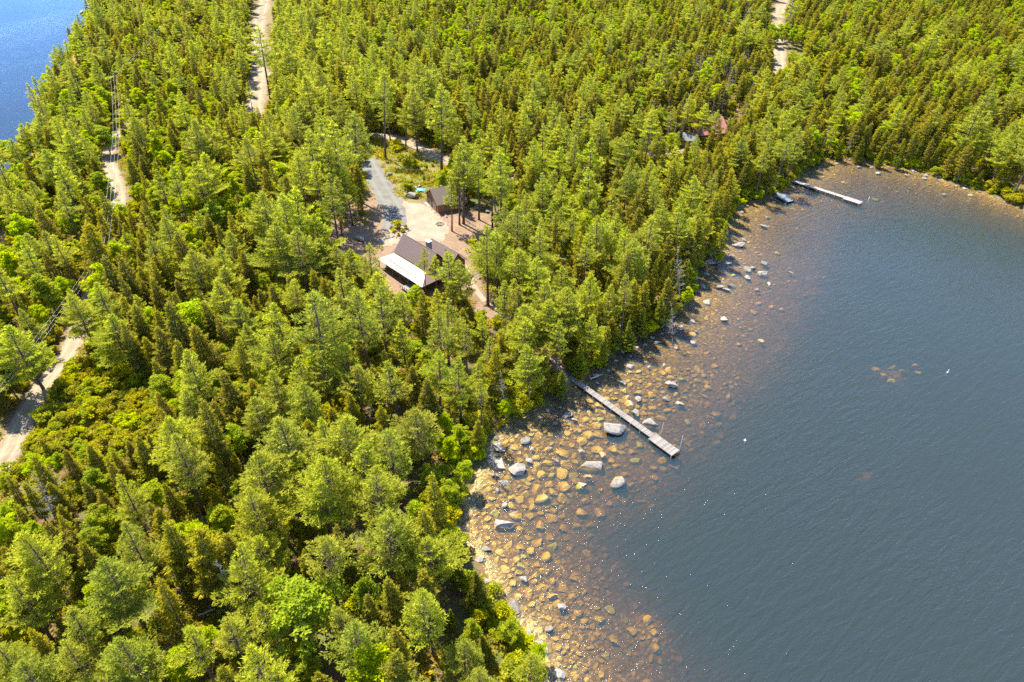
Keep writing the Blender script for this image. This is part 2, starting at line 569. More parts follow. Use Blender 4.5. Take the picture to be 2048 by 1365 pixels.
M['metal_roof'] = roof_mat('brown_metal_roof', (.185, .125, .092), .34)
M['shingle'] = roof_mat('brown_shingles', (.15, .115, .09), .8, .2)
M['red_roof'] = roof_mat('faded_red_roof', (.36, .13, .115), .6, .3)
M['grey_roof'] = roof_mat('pale_grey_roof', (.13, .14, .15), .6, .3)
M['glass'] = plain('dark_glass', (.02, .03, .04), .05, 0, .6, 2, .1)
M['stone'] = plain('grey_stone', (.27, .26, .25), .85, 0, .2, 5, .7)
M['steel'] = plain('galvanised_pipe', (.55, .56, .57), .35, .6, .5)
M['wire'] = plain('aluminium_wire', (.62, .62, .62), .6, .0, .4)
M['white'] = plain('white_plastic', (.8, .8, .8), .35)
M['tarp'] = plain('blue_tarp', (.10, .42, .62), .5)
M['red'] = plain('red_paint', (.50, .05, .02), .4)


def pollen_mat():
    m = NT('pollen_film')
    p = m.pos()
    warp = m.n('TexNoise', {'Vector': p, 'Scale': .35, 'Detail': 3.0})
    off = m.n('VectorMath', {0: warp.outputs['Color'], 1: (2.4, 2.4, 0)}, operation='MULTIPLY')
    q = m.n('VectorMath', {0: p, 1: off.outputs[0]}, operation='ADD').outputs[0]
    n = m.noise(q, .9, 5, .6, .8)
    band = m.math('ABSOLUTE', m.math('SUBTRACT', n, .5))
    a = m.ramp(band, [(.0, .75), (.03, .25), (.08, .03), (.2, 0.0)])
    blob = m.ramp(m.noise(q, .4, 4, .6), [(.56, 0.0), (.74, .7)])
    k = m.attr('shore')
    al = m.math('MULTIPLY', m.math('MAXIMUM', a, blob), k, clamp=True)
    b = m.n('BsdfPrincipled', {'Base Color': (.74, .60, .27, 1), 'Roughness': .7, 'Alpha': al, 'Specular IOR Level': .2})
    m.link(b.outputs[0], m.out.inputs[0])
    return m.mat


M['pollen'] = pollen_mat()

# ------------------------------------------------------------------ ground, water, roads
def axis(lo, hi, step, far_lo, far_hi, g=1.18):
    a = list(np.arange(lo, hi + step, step))
    s = step; x = lo
    left = []
    while x > far_lo:
        s *= g; x -= s; left.append(x)
    s = step; x = a[-1]
    right = []
    while x < far_hi:
        s *= g; x += s; right.append(x)
    return np.array(left[::-1] + a + right)


def grid_mesh(name, xs, ys, zfun, mats, attrs=None, smooth=True):
    X, Y = np.meshgrid(xs, ys)
    x = X.ravel(); y = Y.ravel()
    z = zfun(x, y)
    nx, ny = len(xs), len(ys)
    i = (np.arange(ny - 1)[:, None] * nx + np.arange(nx - 1)[None]).ravel()
    f = np.stack([i, i + 1, i + nx + 1, i + nx], 1)
    at = attrs(x, y, z) if attrs else None
    return np_mesh(name, np.stack([x, y, z], 1), f, mats, attrs=at, smooth=smooth)


def soft_in(x, y, poly, r):
    d = dline(x, y, list(poly) + [poly[0]])
    s = np.where(inpoly(x, y, poly), d, -d)
    return np.clip(s / r + .5 + 1.2 * (vnoise(x * .5, y * .5, 21) - .5), 0, 1)


def ground_attrs(x, y, z):
    rd = roaddist(x, y)
    bare = soft_in(x, y, YARD, 4.0)
    for s in SAND:
        bare = np.maximum(bare, soft_in(x, y, s, 4.0))
    bare = np.maximum(bare, np.clip(1 - rd / 2.0, 0, 1) * .8)
    bare = np.maximum(bare, np.clip(1 - (dline(x, y, PATH) - .8) / 2.0, 0, 1) * .7)
    grass = np.maximum(np.maximum(soft_in(x, y, GRASS, 4.0), soft_in(x, y, SHRUBLAND, 5.0)), np.clip(1 - np.abs(rd - 2.5) / 2.5, 0, 1) * .8)
    return {'mask': np.stack([bare * (1 - grass * .7), grass, rd * 0], 1)}


gx = axis(-175, 250, 1.0, -2600, 2600)
gy = axis(22, 330, 1.0, -500, 3200)
ground = link('ground', grid_mesh('ground', gx, gy, terrain, [M['ground']], ground_attrs))
tag(ground, kind='structure')


def poly_sheet(name, poly, z, mat):
    bm = bmesh.new()
    vs = [bm.verts.new((a, b, z)) for a, b in poly]
    f = bm.faces.new(vs)
    bmesh.ops.triangulate(bm, faces=[f])
    bm.normal_update()
    for f in bm.faces:
        if f.normal.z < 0: f.normal_flip()
    me = bpy.data.meshes.new(name); bm.to_mesh(me); bm.free()
    me.materials.append(mat)
    return link(name, me)


def offset_in(line, d):
    """push a shoreline d metres towards the land so the sheet ends under the ground"""
    out = []
    for i, (x, y) in enumerate(line):
        a = line[max(i - 1, 0)]; b = line[min(i + 1, len(line) - 1)]
        tx, ty = b[0] - a[0], b[1] - a[1]
        L = math.hypot(tx, ty)
        out.append((x - ty / L * d, y + tx / L * d))
    return out


tag(poly_sheet('lake_water', offset_in(SHORE, 3.0) + [(900, 150), (900, -480), (60, -480)], 0.0, M['water']), kind='structure')
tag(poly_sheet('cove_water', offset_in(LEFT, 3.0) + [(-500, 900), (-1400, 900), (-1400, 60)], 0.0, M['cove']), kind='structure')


def ribbon(name, line, width, mat, lift=.07):
    """a road sheet that follows the ground"""
    pts = []
    for a, b in zip(line[:-1], line[1:]):
        a = np.array(a); b = np.array(b)
        n = max(1, int(np.linalg.norm(b - a) / 1.5))
        pts += [a + (b - a) * k / n for k in range(n)]
    pts.append(np.array(line[-1]))
    pts = np.array(pts)
    t = np.gradient(pts, axis=0); t /= np.linalg.norm(t, axis=1)[:, None] + 1e-9
    nrm = np.stack([-t[:, 1], t[:, 0]], 1)
    us = np.linspace(-1, 1, 9)
    s = np.arange(len(pts)) * 1.5
    V = []; A = []
    for u in us:
        w = width / 2 * (1 + (.16 * (vnoise(s * .22, s * 0 + u, 31) - .5) * 2 if abs(u) > .9 else 0))
        q = pts + nrm * (u * w)[:, None] if np.ndim(w) else pts + nrm * (u * w)
        V.append(q); A.append(np.full(len(pts), u))
    V = np.stack(V, 1); A = np.stack(A, 1)
    x = V[..., 0].ravel(); y = V[..., 1].ravel()
    z = terrain(x, y) + lift - .10 * (np.abs(A.ravel()) > .95)
    n, k = len(pts), len(us)
    i = (np.arange(n - 1)[:, None] * k + np.arange(k - 1)[None]).ravel()
    f = np.stack([i, i + 1, i + k + 1, i + k], 1)[:, ::-1]
    return link(name, np_mesh(name, np.stack([x, y, z], 1), f, [mat], attrs={'across': A.ravel()}, smooth=True))


for k, (w, ln) in road_lines.items():
    tag(ribbon(k, ln, w, M['gravel'], .07 if k == 'gravel_road' or k == 'forest_road' else .075), kind='structure')
tag(ribbon('driveway', DRIVE, 7.6, M['drive'], .085), kind='structure')
tag(ribbon('footpath', PATH, 1.3, M['path'], .07), kind='structure')


def draped(name, poly, mat, lift, step=1.0):
    xs = np.arange(min(p[0] for p in poly), max(p[0] for p in poly) + step, step)
    ys = np.arange(min(p[1] for p in poly), max(p[1] for p in poly) + step, step)
    X, Y = np.meshgrid(xs, ys)
    ok = inpoly(X, Y, poly)
    nx = len(xs)
    cell = ok[:-1, :-1] & ok[1:, :-1] & ok[:-1, 1:] & ok[1:, 1:]
    jj, ii = np.nonzero(cell)
    f = np.stack([jj * nx + ii, jj * nx + ii + 1, (jj + 1) * nx + ii + 1, (jj + 1) * nx + ii], 1)
    used = np.unique(f); re = np.full(X.size, -1); re[used] = np.arange(len(used))
    x = X.ravel()[used]; y = Y.ravel()[used]
    edge = dline(x, y, list(poly) + [poly[0]])
    z = terrain(x, y) + lift - .1 * np.clip(1 - edge / 1.2, 0, 1)
    return link(name, np_mesh(name, np.stack([x, y, z], 1), re[f], [mat], smooth=True))


tag(draped('turning_court', chaikin(COURT + [COURT[0]], 2)[:-1], M['court'], .065), kind='structure')

# ------------------------------------------------------------------ meshes of plants
def unit(v):
    return v / (np.linalg.norm(v, axis=-1, keepdims=True) + 1e-9)


def rand_unit(n, g):
    v = g.normal(size=(n, 3))
    return unit(v)


def blades(pos, direc, length, width, g):
    """one diamond blade per row"""
    n = len(pos)
    side = unit(np.cross(direc, rand_unit(n, g)))
    L = length[:, None]; Wd = width[:, None]
    v = np.stack([pos, pos + direc * L * .45 + side * Wd * .5, pos + direc * L, pos + direc * L * .45 - side * Wd * .5], 1).reshape(-1, 3)
    f = np.arange(n * 4).reshape(n, 4)
    return v, f


def trunk_tube(h, r0, g, bend=.3, n=7, segs=7, top=.02):
    ph = g.uniform(0, 6.28); am = g.uniform(.2, 1) * bend
    mb = MB()
    pts = []; rad = []
    for i in range(segs + 1):
        t = i / segs
        pts.append((am * math.cos(ph) * math.sin(t * 2.6), am * math.sin(ph) * math.sin(t * 2.6), t * h - .3 * (i == 0)))
        rad.append(r0 * (1 - t) ** .8 * (1.25 if i == 0 else 1) + top)
    mb.tube(pts, rad, n, 0)
    at = lambda t: np.array([am * math.cos(ph) * math.sin(t * 2.6), am * math.sin(ph) * math.sin(t * 2.6), t * h])
    return mb, at


def conifer(g, kind, bare=False):
    """returns trunk MB, blade verts, faces, tip attribute, height"""
    if kind == 'pine':
        h = g.uniform(15.5, 19); r0 = h * .0135; start = g.uniform(.30, .46)
        mb, at = trunk_tube(h * .985, r0, g, .45)
        levels = int(g.integers(13, 17)); per = (5, 7); Lmax = g.uniform(2.9, 4.1)
        if bare:
            start = g.uniform(.48, .60); Lmax = g.uniform(2.2, 2.9); levels = 11
    elif kind == 'spruce':
        h = g.uniform(10, 12.5); r0 = h * .0125; start = g.uniform(.12, .26)
        mb, at = trunk_tube(h * .99, r0, g, .2)
        levels = int(g.integers(17, 21)); per = (5, 7); Lmax = g.uniform(1.9, 2.5)
    else:
        h = g.uniform(7.5, 9.5); r0 = h * .014; start = g.uniform(.03, .08)
        mb, at = trunk_tube(h * .98, r0, g, .15)
        levels = int(g.integers(26, 30)); per = (6, 8); Lmax = g.uniform(1.15, 1.5)
    Vp = []; Dp = []; Lp = []; Wp = []; Tp = []
    gaps = g.uniform(0, 6.28)
    az = g.uniform(0, 6.28)
    lump = g.uniform(.7, 1.25, 64)
    for lv in range(levels):
        t0 = lv / (levels - 1)
        t = start + (1 - start) * t0 * .985
        if kind == 'pine':
            prof = (.45 + .55 * math.sin(min(1, (t0 + .12) / .45) * 1.57)) * max(0, 1 - max(0, t0 - .18) / .82) ** 1.05 + .05
            elev = R(-6 + 56 * t0 ** 1.5)
        elif kind == 'spruce':
            prof = (1 - t0) ** .85 * min(1, .55 + t0 * 3) + .05
            elev = R(-18 + 48 * t0 ** 1.6)
        else:
            prof = (1 - t0 ** 1.5) ** .9 + .05
            elev = R(12 + 40 * t0)
        for b in range(int(g.integers(per[0], per[1] + 1))):
            az += 2.399 + g.normal() * .25
            if kind == 'pine' and g.random() < .12: continue
            if kind == 'spruce' and t0 < .3 and g.random() < .25: continue
            side = 1 + .22 * math.cos(az - gaps)
            L = Lmax * prof * side * g.uniform(.6, 1.2) * lump[lv]
            if L < .12: continue
            base = at(min(t + g.normal() * .006, .99))
            e = elev + g.normal() * R(7)
            ca, sa = math.cos(az), math.sin(az)
            out = np.array([ca * math.cos(e), sa * math.cos(e), math.sin(e)])
            lat = np.array([-sa, ca, 0.0])
            up = np.cross(out, lat)
            curve = (.16 if kind == 'pine' else .20 if kind == 'spruce' else .22) * L
            axis_pt = lambda s: base + out * (L * s) + np.array([0, 0, curve * s ** 2.2 - (.10 * L * s if kind == 'spruce' else 0)])
            if L > .5 and kind != 'cedar':
                mb.tube([axis_pt(0), axis_pt(.5), axis_pt(.92)], [.02 + .010 * L, .012 + .006 * L, .006], 3, 0, cap=False)
            if kind == 'pine':
                n_tw = max(4, int(L * 4.6))
                for k in range(n_tw):
                    s = .34 + .66 * (k + g.random()) / n_tw
                    sg = 1 if k % 2 else -1
                    tl = L * (.44 * (1 - s) + .13) * g.uniform(.7, 1.2) + .12
                    o = axis_pt(s)
                    d = unit(out * .75 + lat * sg * .85 + np.array([0, 0, .16 + .25 * t0]))
                    m_ = max(1, int(tl / .24))
                    ss = (np.arange(m_) + g.random(m_) * .7 + .3) / m_
                    pts = o + d * (tl * ss)[:, None] + g.normal(size=(m_, 3)) * .05
                    Vp.append(np.repeat(pts, 5, 0))
                    dd = unit(d + g.normal(size=(m_ * 5, 3)) * .42 + np.array([0, 0, .34]))
                    Dp.append(dd); Lp.append(g.uniform(.32, .62, m_ * 5)); Wp.append(g.uniform(.075, .13, m_ * 5))
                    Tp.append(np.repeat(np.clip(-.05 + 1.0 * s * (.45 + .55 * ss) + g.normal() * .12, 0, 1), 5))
                m_ = 4
                pts = axis_pt(.97) + g.normal(size=(m_, 3)) * .06
                Vp.append(pts); Dp.append(unit(out + g.normal(size=(m_, 3)) * .45 + np.array([0, 0, .4]))); Lp.append(g.uniform(.3, .45, m_)); Wp.append(g.uniform(.09, .15, m_)); Tp.append(np.ones(m_))
            else:
                dens = 25 if kind == 'spruce' else 24
                m_ = max(6, int(L * dens)) * 2
                s = g.uniform(.12 if kind == 'spruce' else .3, 1, m_) ** .85
                sg = g.choice([-1, 1], m_)
                wid = L * (.34 * (1 - s) + .07)
                latoff = sg * wid * g.random(m_) ** .7
                pts = base + out[None] * (L * s)[:, None] + lat[None] * latoff[:, None]
                pts[:, 2] += curve * s ** 2.2 - (.10 * L * s if kind == 'spruce' else 0) - np.abs(latoff) * (.25 if kind == 'spruce' else 0) + g.normal(size=m_) * .03
                if kind == 'spruce':
                    dd = unit(out[None] * .7 + lat[None] * (sg * .6)[:, None] + g.normal(size=(m_, 3)) * .35 + np.array([0, 0, .05 + .3 * t0]))
                    Lp.append(g.uniform(.24, .46, m_)); Wp.append(g.uniform(.085, .145, m_))
                else:
                    dd = unit(out[None] * .4 + lat[None] * (sg * .4)[:, None] + g.normal(size=(m_, 3)) * .35 + np.array([0, 0, .75]))
                    Lp.append(g.uniform(.22, .40, m_)); Wp.append(g.uniform(.10, .16, m_))
                Vp.append(pts); Dp.append(dd)
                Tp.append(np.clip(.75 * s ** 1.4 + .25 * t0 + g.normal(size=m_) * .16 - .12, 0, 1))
    # leader
    m_ = 26
    lead = at(.95)[None] + np.array([0, 0, 1.0]) * g.uniform(0, h * .065, m_)[:, None]
    Vp.append(lead); Dp.append(unit(np.array([0, 0, .9]) + g.normal(size=(m_, 3)) * .45)); Lp.append(g.uniform(.2, .4, m_)); Wp.append(g.uniform(.07, .12, m_)); Tp.append(np.full(m_, .95))
    # dead stubs on the bare lower stem
    if kind != 'cedar':
        for _ in range(18 if kind == 'pine' else 26):
            t = g.uniform(.10 if kind == 'pine' else .06, start + .08)
            a = g.uniform(0, 6.28); L = g.uniform(.5, 1.7)
            o = at(t)
            mb.tube([o, o + np.array([math.cos(a) * L, math.sin(a) * L, g.uniform(-.25, .2) * L])], [.025, .008], 3, 0, cap=False)
    pos = np.concatenate(Vp); d = np.concatenate(Dp)
    v, f = blades(pos, d, np.concatenate(Lp), np.concatenate(Wp), g)
    tip = np.repeat(np.concatenate(Tp), 4)
    return mb, v, f, tip, h


def leafy(g, kind):
    if kind == 'leaf':
        h = g.uniform(8, 10); r0 = .11; n_cl = int(g.integers(52, 66)); cr = g.uniform(2.1, 2.7); base = .26; leaf = (.20, .34); per = 105
    else:
        h = g.uniform(1.7, 2.3); r0 = .03; n_cl = int(g.integers(16, 22)); cr = g.uniform(.85, 1.15); base = .05; leaf = (.14, .24); per = 75
    mb, at = trunk_tube(h * .86, r0, g, .4 if kind == 'leaf' else .1)
    V = []; D = []; L = []; Wd = []; T = []
    cz = h * (base + .5 * (1 - base))
    for c in range(n_cl):
        u = rand_unit(1, g)[0]
        rr = g.random() ** .42
        k = u * rr
        zf = k[2] * .5 + .5
        wide = cr * (1.0 - .30 * max(0, k[2])) * (1 + .22 * math.sin(3 * math.atan2(k[1], k[0]) + n_cl))
        ctr = np.array([k[0] * wide, k[1] * wide, cz + k[2] * h * (1 - base) * .5])
        rad = (g.uniform(.48, .85) if kind == 'leaf' else g.uniform(.26, .42)) * (1.1 - .3 * rr)
        if kind == 'leaf' and c % 2 == 0:
            o = at(np.clip((ctr[2] / h) * .75, .2, .95))
            mb.tube([o, (o + ctr) / 2 + np.array([0, 0, -.15]), ctr], [.035, .022, .008], 3, 0, cap=False)
        m_ = int(per * g.uniform(.7, 1.2))
        q = rand_unit(m_, g); q[:, 2] = np.abs(q[:, 2]) * .8 - .25
        rad_ = rad * g.uniform(.55, 1.08, m_)
        V.append(ctr + q * rad_[:, None] * np.array([1, 1, .72]))
        D.append(unit(q * .6 + g.normal(size=(m_, 3)) * .6 + np.array([0, 0, -.05])))
        s = g.uniform(leaf[0], leaf[1], m_)
        L.append(s); Wd.append(s * g.uniform(.6, .9, m_))
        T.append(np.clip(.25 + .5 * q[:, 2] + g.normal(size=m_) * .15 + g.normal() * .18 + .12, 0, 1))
    v, f = blades(np.concatenate(V), np.concatenate(D), np.concatenate(L), np.concatenate(Wd), g)
    return mb, v, f, np.repeat(np.concatenate(T), 4), h


def bare_tree(g):
    h = g.uniform(9, 12)
    mb, at = trunk_tube(h, .11, g, .35, 6)
    for i in range(int(g.integers(46, 64))):
        t = g.uniform(.25, .98); a = g.uniform(0, 6.28)
        L = g.uniform(.5, 1.0) * (1.9 * (1 - t) + .35)
        o = at(t); e = g.uniform(-.25, .45)
        d = np.array([math.cos(a), math.sin(a), e])
        mid = o + d * L * .5; end = o + d * L + np.array([0, 0, g.uniform(-.1, .3) * L])
        mb.tube([o, mid, end], [.028, .018, .007], 3, 0, cap=False)
        for _ in range(3):
            q = o + d * L * g.uniform(.4, .95); b = a + g.uniform(-1.2, 1.2)
            mb.tube([q, q + np.array([math.cos(b), math.sin(b), g.uniform(-.2, .6)]) * L * .35], [.013, .006], 3, 0, cap=False)
    return mb, h


def tuft(g, kind):
    n = 46 if kind == 'fern' else 60
    a = g.uniform(0, 6.28, n); r = g.random(n) ** .6 * (.55 if kind == 'fern' else .5)
    pos = np.stack([np.cos(a) * r, np.sin(a) * r, g.uniform(.02, .28 if kind == 'fern' else .02, n)], 1)
    d = unit(np.stack([np.cos(a) * .6, np.sin(a) * .6, np.full(n, .55 if kind == 'fern' else 1.1)], 1) + g.normal(size=(n, 3)) * .35)
    L = g.uniform(.25, .5, n); Wd = L * (.38 if kind == 'fern' else .09)
    v, f = blades(pos, d, L, Wd, g)
    return v, f, np.repeat(g.random(n), 4)


# prototypes: kind -> list of dict(trunk mesh, crown mesh, joined mesh, height)
PROTO = {}
NVAR = {'white_pine': 13, 'red_spruce': 8, 'cedar_tree': 4, 'broadleaf_tree': 7, 'leafy_shrub': 5, 'bare_tree': 5}
FOL = {'white_pine': ('pine', 'bark_pine'), 'red_spruce': ('spruce', 'bark_spruce'), 'cedar_tree': ('cedar', 'bark_spruce'),
       'broadleaf_tree': ('leaf', 'bark_birch'), 'leafy_shrub': ('shrub', 'bark_spruce'), 'bare_tree': (None, 'dead')}
for kind, nv in NVAR.items():
    PROTO[kind] = []
    for i in range(nv):
        g = np.random.default_rng(1000 + 37 * i + sum(map(ord, kind)))
        fm, bk = FOL[kind]
        if kind == 'bare_tree':
            mb, h = bare_tree(g)
            PROTO[kind].append(dict(h=h, trunk=mb.mesh(kind, M[bk], True), crown=None)); PROTO[kind][-1]['joined'] = PROTO[kind][-1]['trunk']
            continue
        if kind in ('white_pine', 'red_spruce', 'cedar_tree'):
            mb, v, f, tip, h = conifer(g, {'white_pine': 'pine', 'red_spruce': 'spruce', 'cedar_tree': 'cedar'}[kind], kind == 'white_pine' and i >= 9)
        else:
            mb, v, f, tip, h = leafy(g, 'leaf' if kind == 'broadleaf_tree' else 'shrub')
        tv = np.array(mb.v)
        quads = np.array([q for q in mb.f if len(q) == 4]); caps = [q for q in mb.f if len(q) not in (3, 4)]
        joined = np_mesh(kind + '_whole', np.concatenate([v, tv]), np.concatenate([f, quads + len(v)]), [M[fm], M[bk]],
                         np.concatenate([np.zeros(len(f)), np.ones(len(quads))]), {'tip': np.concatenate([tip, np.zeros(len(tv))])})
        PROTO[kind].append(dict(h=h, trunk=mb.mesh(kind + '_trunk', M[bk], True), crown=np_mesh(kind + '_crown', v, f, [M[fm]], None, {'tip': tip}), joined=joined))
for kind, fm in (('fern', 'fern'), ('grass', 'grass')):
    PROTO[kind] = []
    for i in range(4):
        g = np.random.default_rng(77 + i)
        v, f, tip = tuft(g, kind)
        PROTO[kind].append(dict(h=.5, joined=np_mesh(kind, v, f, [M[fm]], None, {'tip': tip})))


def rock_mesh(seed, flat=1.0):
    g = np.random.default_rng(seed)
    bm = bmesh.new()
    bmesh.ops.create_icosphere(bm, subdivisions=4, radius=1.0)
    co = np.array([v.co[:] for v in bm.verts])
    dirs = co.copy()
    for _ in range(int(g.integers(9, 14))):
        n = rand_unit(1, g)[0]; d = g.uniform(.40, .74)
        k = co @ n
        over = k > d
        co[over] -= n[None] * ((k[over] - d) * .985)[:, None]
    nz = sum(np.sin(dirs @ (rand_unit(1, g)[0] * fq) + g.uniform(0, 6))[:, None] * a for fq, a in ((3, .03), (6, .02), (11, .016), (19, .012), (31, .008)))
    co = co + dirs * nz
    co /= np.abs(co).max(0)
    for v, c in zip(bm.verts, co):
        v.co = c
    me = bpy.data.meshes.new('rock')
    bm.to_mesh(me); bm.free()
    me.materials.append(M['granite'])
    me.polygons.foreach_set('use_smooth', [True] * len(me.polygons))
    try:
        me.set_sharp_from_angle(angle=R(18))
    except Exception:
        pass
    return me


ROCKS = [rock_mesh(500 + i) for i in range(10)]


# ------------------------------------------------------------------ instanced ground cover (stuff) through geometry nodes
def scatter(name, meshes, pts, idx, rot, scl, kind='stuff'):
    col = bpy.data.collections.new(name + '_sources')
    for i, me in enumerate(meshes):
        col.objects.link(bpy.data.objects.new(f'{name}_source_{i:02d}', me))
    me = bpy.data.meshes.new(name)
    me.vertices.add(len(pts)); me.vertices.foreach_set('co', np.asarray(pts, np.float32).ravel())
    a = me.attributes.new('idx', 'INT', 'POINT'); a.data.foreach_set('value', np.asarray(idx, np.int32))
    a = me.attributes.new('rot', 'FLOAT_VECTOR', 'POINT'); a.data.foreach_set('vector', np.asarray(rot, np.float32).ravel())
    a = me.attributes.new('scl', 'FLOAT_VECTOR', 'POINT'); a.data.foreach_set('vector', np.asarray(scl, np.float32).ravel())
    ng = bpy.data.node_groups.new(name, 'GeometryNodeTree')
    ng.interface.new_socket('Geometry', in_out='INPUT', socket_type='NodeSocketGeometry')
    ng.interface.new_socket('Geometry', in_out='OUTPUT', socket_type='NodeSocketGeometry')
    gi = ng.nodes.new('NodeGroupInput'); go = ng.nodes.new('NodeGroupOutput')
    ip = ng.nodes.new('GeometryNodeInstanceOnPoints')
    ci = ng.nodes.new('GeometryNodeCollectionInfo')
    ci.inputs['Collection'].default_value = col
    ci.inputs['Separate Children'].default_value = True
    ci.inputs['Reset Children'].default_value = True

    def na(nm, ty):
        n = ng.nodes.new('GeometryNodeInputNamedAttribute'); n.data_type = ty
        n.inputs['Name'].default_value = nm
        return n.outputs['Attribute']
    ng.links.new(gi.outputs[0], ip.inputs['Points'])
    ng.links.new(ci.outputs[0], ip.inputs['Instance'])
    ip.inputs['Pick Instance'].default_value = True
    ng.links.new(na('idx', 'INT'), ip.inputs['Instance Index'])
    ng.links.new(na('rot', 'FLOAT_VECTOR'), ip.inputs['Rotation'])
    ng.links.new(na('scl', 'FLOAT_VECTOR'), ip.inputs['Scale'])
    ng.links.new(ip.outputs[0], go.inputs[0])
    o = link(name, me)
    md = o.modifiers.new('scatter', 'NODES'); md.node_group = ng
    tag(o, kind=kind)
    return o


# ------------------------------------------------------------------ labels that single things out
LAND = [  # name, pixel position of a thing one can find
    ("the cabin's pale porch roof", 790, 530), ('the small wooden garage', 870, 398), ('the long plank dock', 1250, 835), ('the far dock', 1650, 380),
    ('the small shaded dock', 1562, 390), ('the red-roofed cottage', 1432, 250), ('the sandy road bend', 228, 340), ('the lower stretch of road', 75, 800),
    ('the bright shrub clearing', 215, 800), ('the big pale boulder', 1230, 860), ('the blue cove', 60, 150), ('the bleached fallen log', 400, 862),
    ('the upper gravel road', 520, 110), ('the sandy road fork', 1560, 95), ('the bare grey thicket', 1380, 160), ('the grassy driveway verge', 800, 340),
    ('the lone pine on the road', 525, 120), ('the bowed bare snag', 90, 990), ('the bare needle gap', 430, 1215), ('the dock landing', 1135, 750),
    ('the far shore corner', 2020, 400), ('the pollen-edged cove', 925, 1040), ('the paired shore boulders', 1070, 1290), ('the big round maple', 620, 1210),
    ('the upper edge of the wood', 1000, 10), ('the far corner of the wood', 2020, 20), ('the lowest corner of the wood', 20, 1345), ('the lower edge of the wood', 400, 1350),
    ('the white buoy', 1490, 882), ('the offshore shoal', 1795, 738),
]
ORD = ['nearest', 'second', 'third', 'fourth', 'fifth', 'sixth', 'seventh', 'eighth', 'ninth', 'tenth', 'eleventh', 'twelfth', 'thirteenth', 'fourteenth', 'fifteenth', 'sixteenth', 'seventeenth', 'eighteenth', 'nineteenth', 'twentieth']


def relabel(items, noun):
    """items: list of (object, px, py, adjective). Every label names what the thing is like, the nearest landmark and the landmark it lies towards, and its rank there."""
    cells = {}
    L = np.array([(a, b) for _, a, b in LAND])
    for o, x, y, adj in items:
        d = np.hypot(L[:, 0] - x, L[:, 1] - y)
        i = int(np.argmin(d))
        v = np.array([x - L[i, 0], y - L[i, 1]])
        best, bj = -9, None
        for j in range(len(LAND)):
            if j == i: continue
            w = L[j] - L[i]
            lw = np.hypot(*w)
            if lw > 900: continue
            s = float(v @ w) / (np.hypot(*v) * lw + 1e-6) - lw / 4000
            if s > best: best, bj = s, j
        cells.setdefault((i, bj, adj), []).append((d[i], o))
    for (i, j, adj), rows in cells.items():
        rows.sort(key=lambda r: r[0])
        for k, (_, o) in enumerate(rows):
            o_ = ORD[k] if k < len(ORD) else 'twenty-' + ORD[k % 20]
            a, b = LAND[i][0], LAND[j][0]
            ws = f'{adj} {noun}, {o_} from {a} towards {b}'
            if len(ws.split()) > 16:
                ws = f'{adj} {noun}, {o_} from {a.replace("the ", "", 1)} to {b.replace("the ", "", 1)}'
            if len(ws.split()) > 16:
                ws = ' '.join(adj.split()[:1]) + ws[len(adj):]
            o['label'] = ws


# ------------------------------------------------------------------ where the trees stand
KEEP = [
    [(742, 458), (890, 458), (888, 512), (862, 552), (828, 572), (752, 522)],
    [(722, 325), (736, 318), (733, 270), (800, 270), (895, 328), (858, 368), (853, 405), (882, 432), (908, 458), (900, 488), (820, 480), (740, 505), (660, 470), (700, 445), (756, 415)],
    [(506, -20), (548, -20), (540, 40), (537, 100), (543, 200), (492, 222), (500, 130), (503, 60)],
    [(203, 320), (224, 262), (240, 262), (264, 392), (238, 414), (224, 380)],
    [(224, 150), (234, 150), (238, 265), (226, 265)],
    [(150, 695), (122, 700), (20, 820), (-10, 830), (-20, 930), (40, 915), (92, 808), (152, 716)],
    [(1546, -10), (1582, -10), (1570, 48), (1542, 50)],
    [(1544, 78), (1616, 80), (1612, 96), (1574, 102), (1562, 142), (1548, 142)],
    [(900, 428), (985, 436), (985, 468), (900, 468)],
    [(922, 520), (950, 540), (1012, 628), (975, 635), (935, 580)],
    [(1366, 254), (1396, 254), (1396, 280), (1366, 284)], [(1412, 233), (1456, 233), (1448, 268), (1410, 268)], [(1395, 262), (1410, 258), (1410, 276), (1392, 276)],
    [(1455, 205), (1490, 200), (1480, 228), (1450, 232)],
    [(1120, 692), (1142, 692), (1150, 772), (1132, 766)],
    [(150, 740), (200, 715), (290, 770), (320, 850), (250, 880), (100, 880)],
    [(1540, 372), (1600, 340), (1600, 420), (1540, 410)],
    [(565, 1090), (598, 1090), (598, 1120), (566, 1120)], [(400, 1205), (452, 1192), (464, 1222), (410, 1232)],
    [(1115, 1400), (1088, 1330), (1054, 1256), (1012, 1246), (982, 1196), (958, 1122), (926, 1082), (914, 1012), (947, 962), (962, 902), (1004, 852), (1044, 816), (1132, 792), (1192, 742),
     (1228, 704), (1292, 672), (1362, 622), (1392, 572), (1402, 522), (1442, 477), (1462, 432), (1502, 402), (1582, 374), (1612, 336), (1662, 317), (1752, 323), (1852, 346), (1952, 379), (2050, 418), (2300, 520), (2500, 1400)],
    [(-30, 428), (8, 430), (12, 478), (-30, 484)],
    [(-80, -80), (168, -12), (140, 40), (92, 70), (40, 132), (30, 200), (40, 250), (-20, 262), (-80, 270)],
]
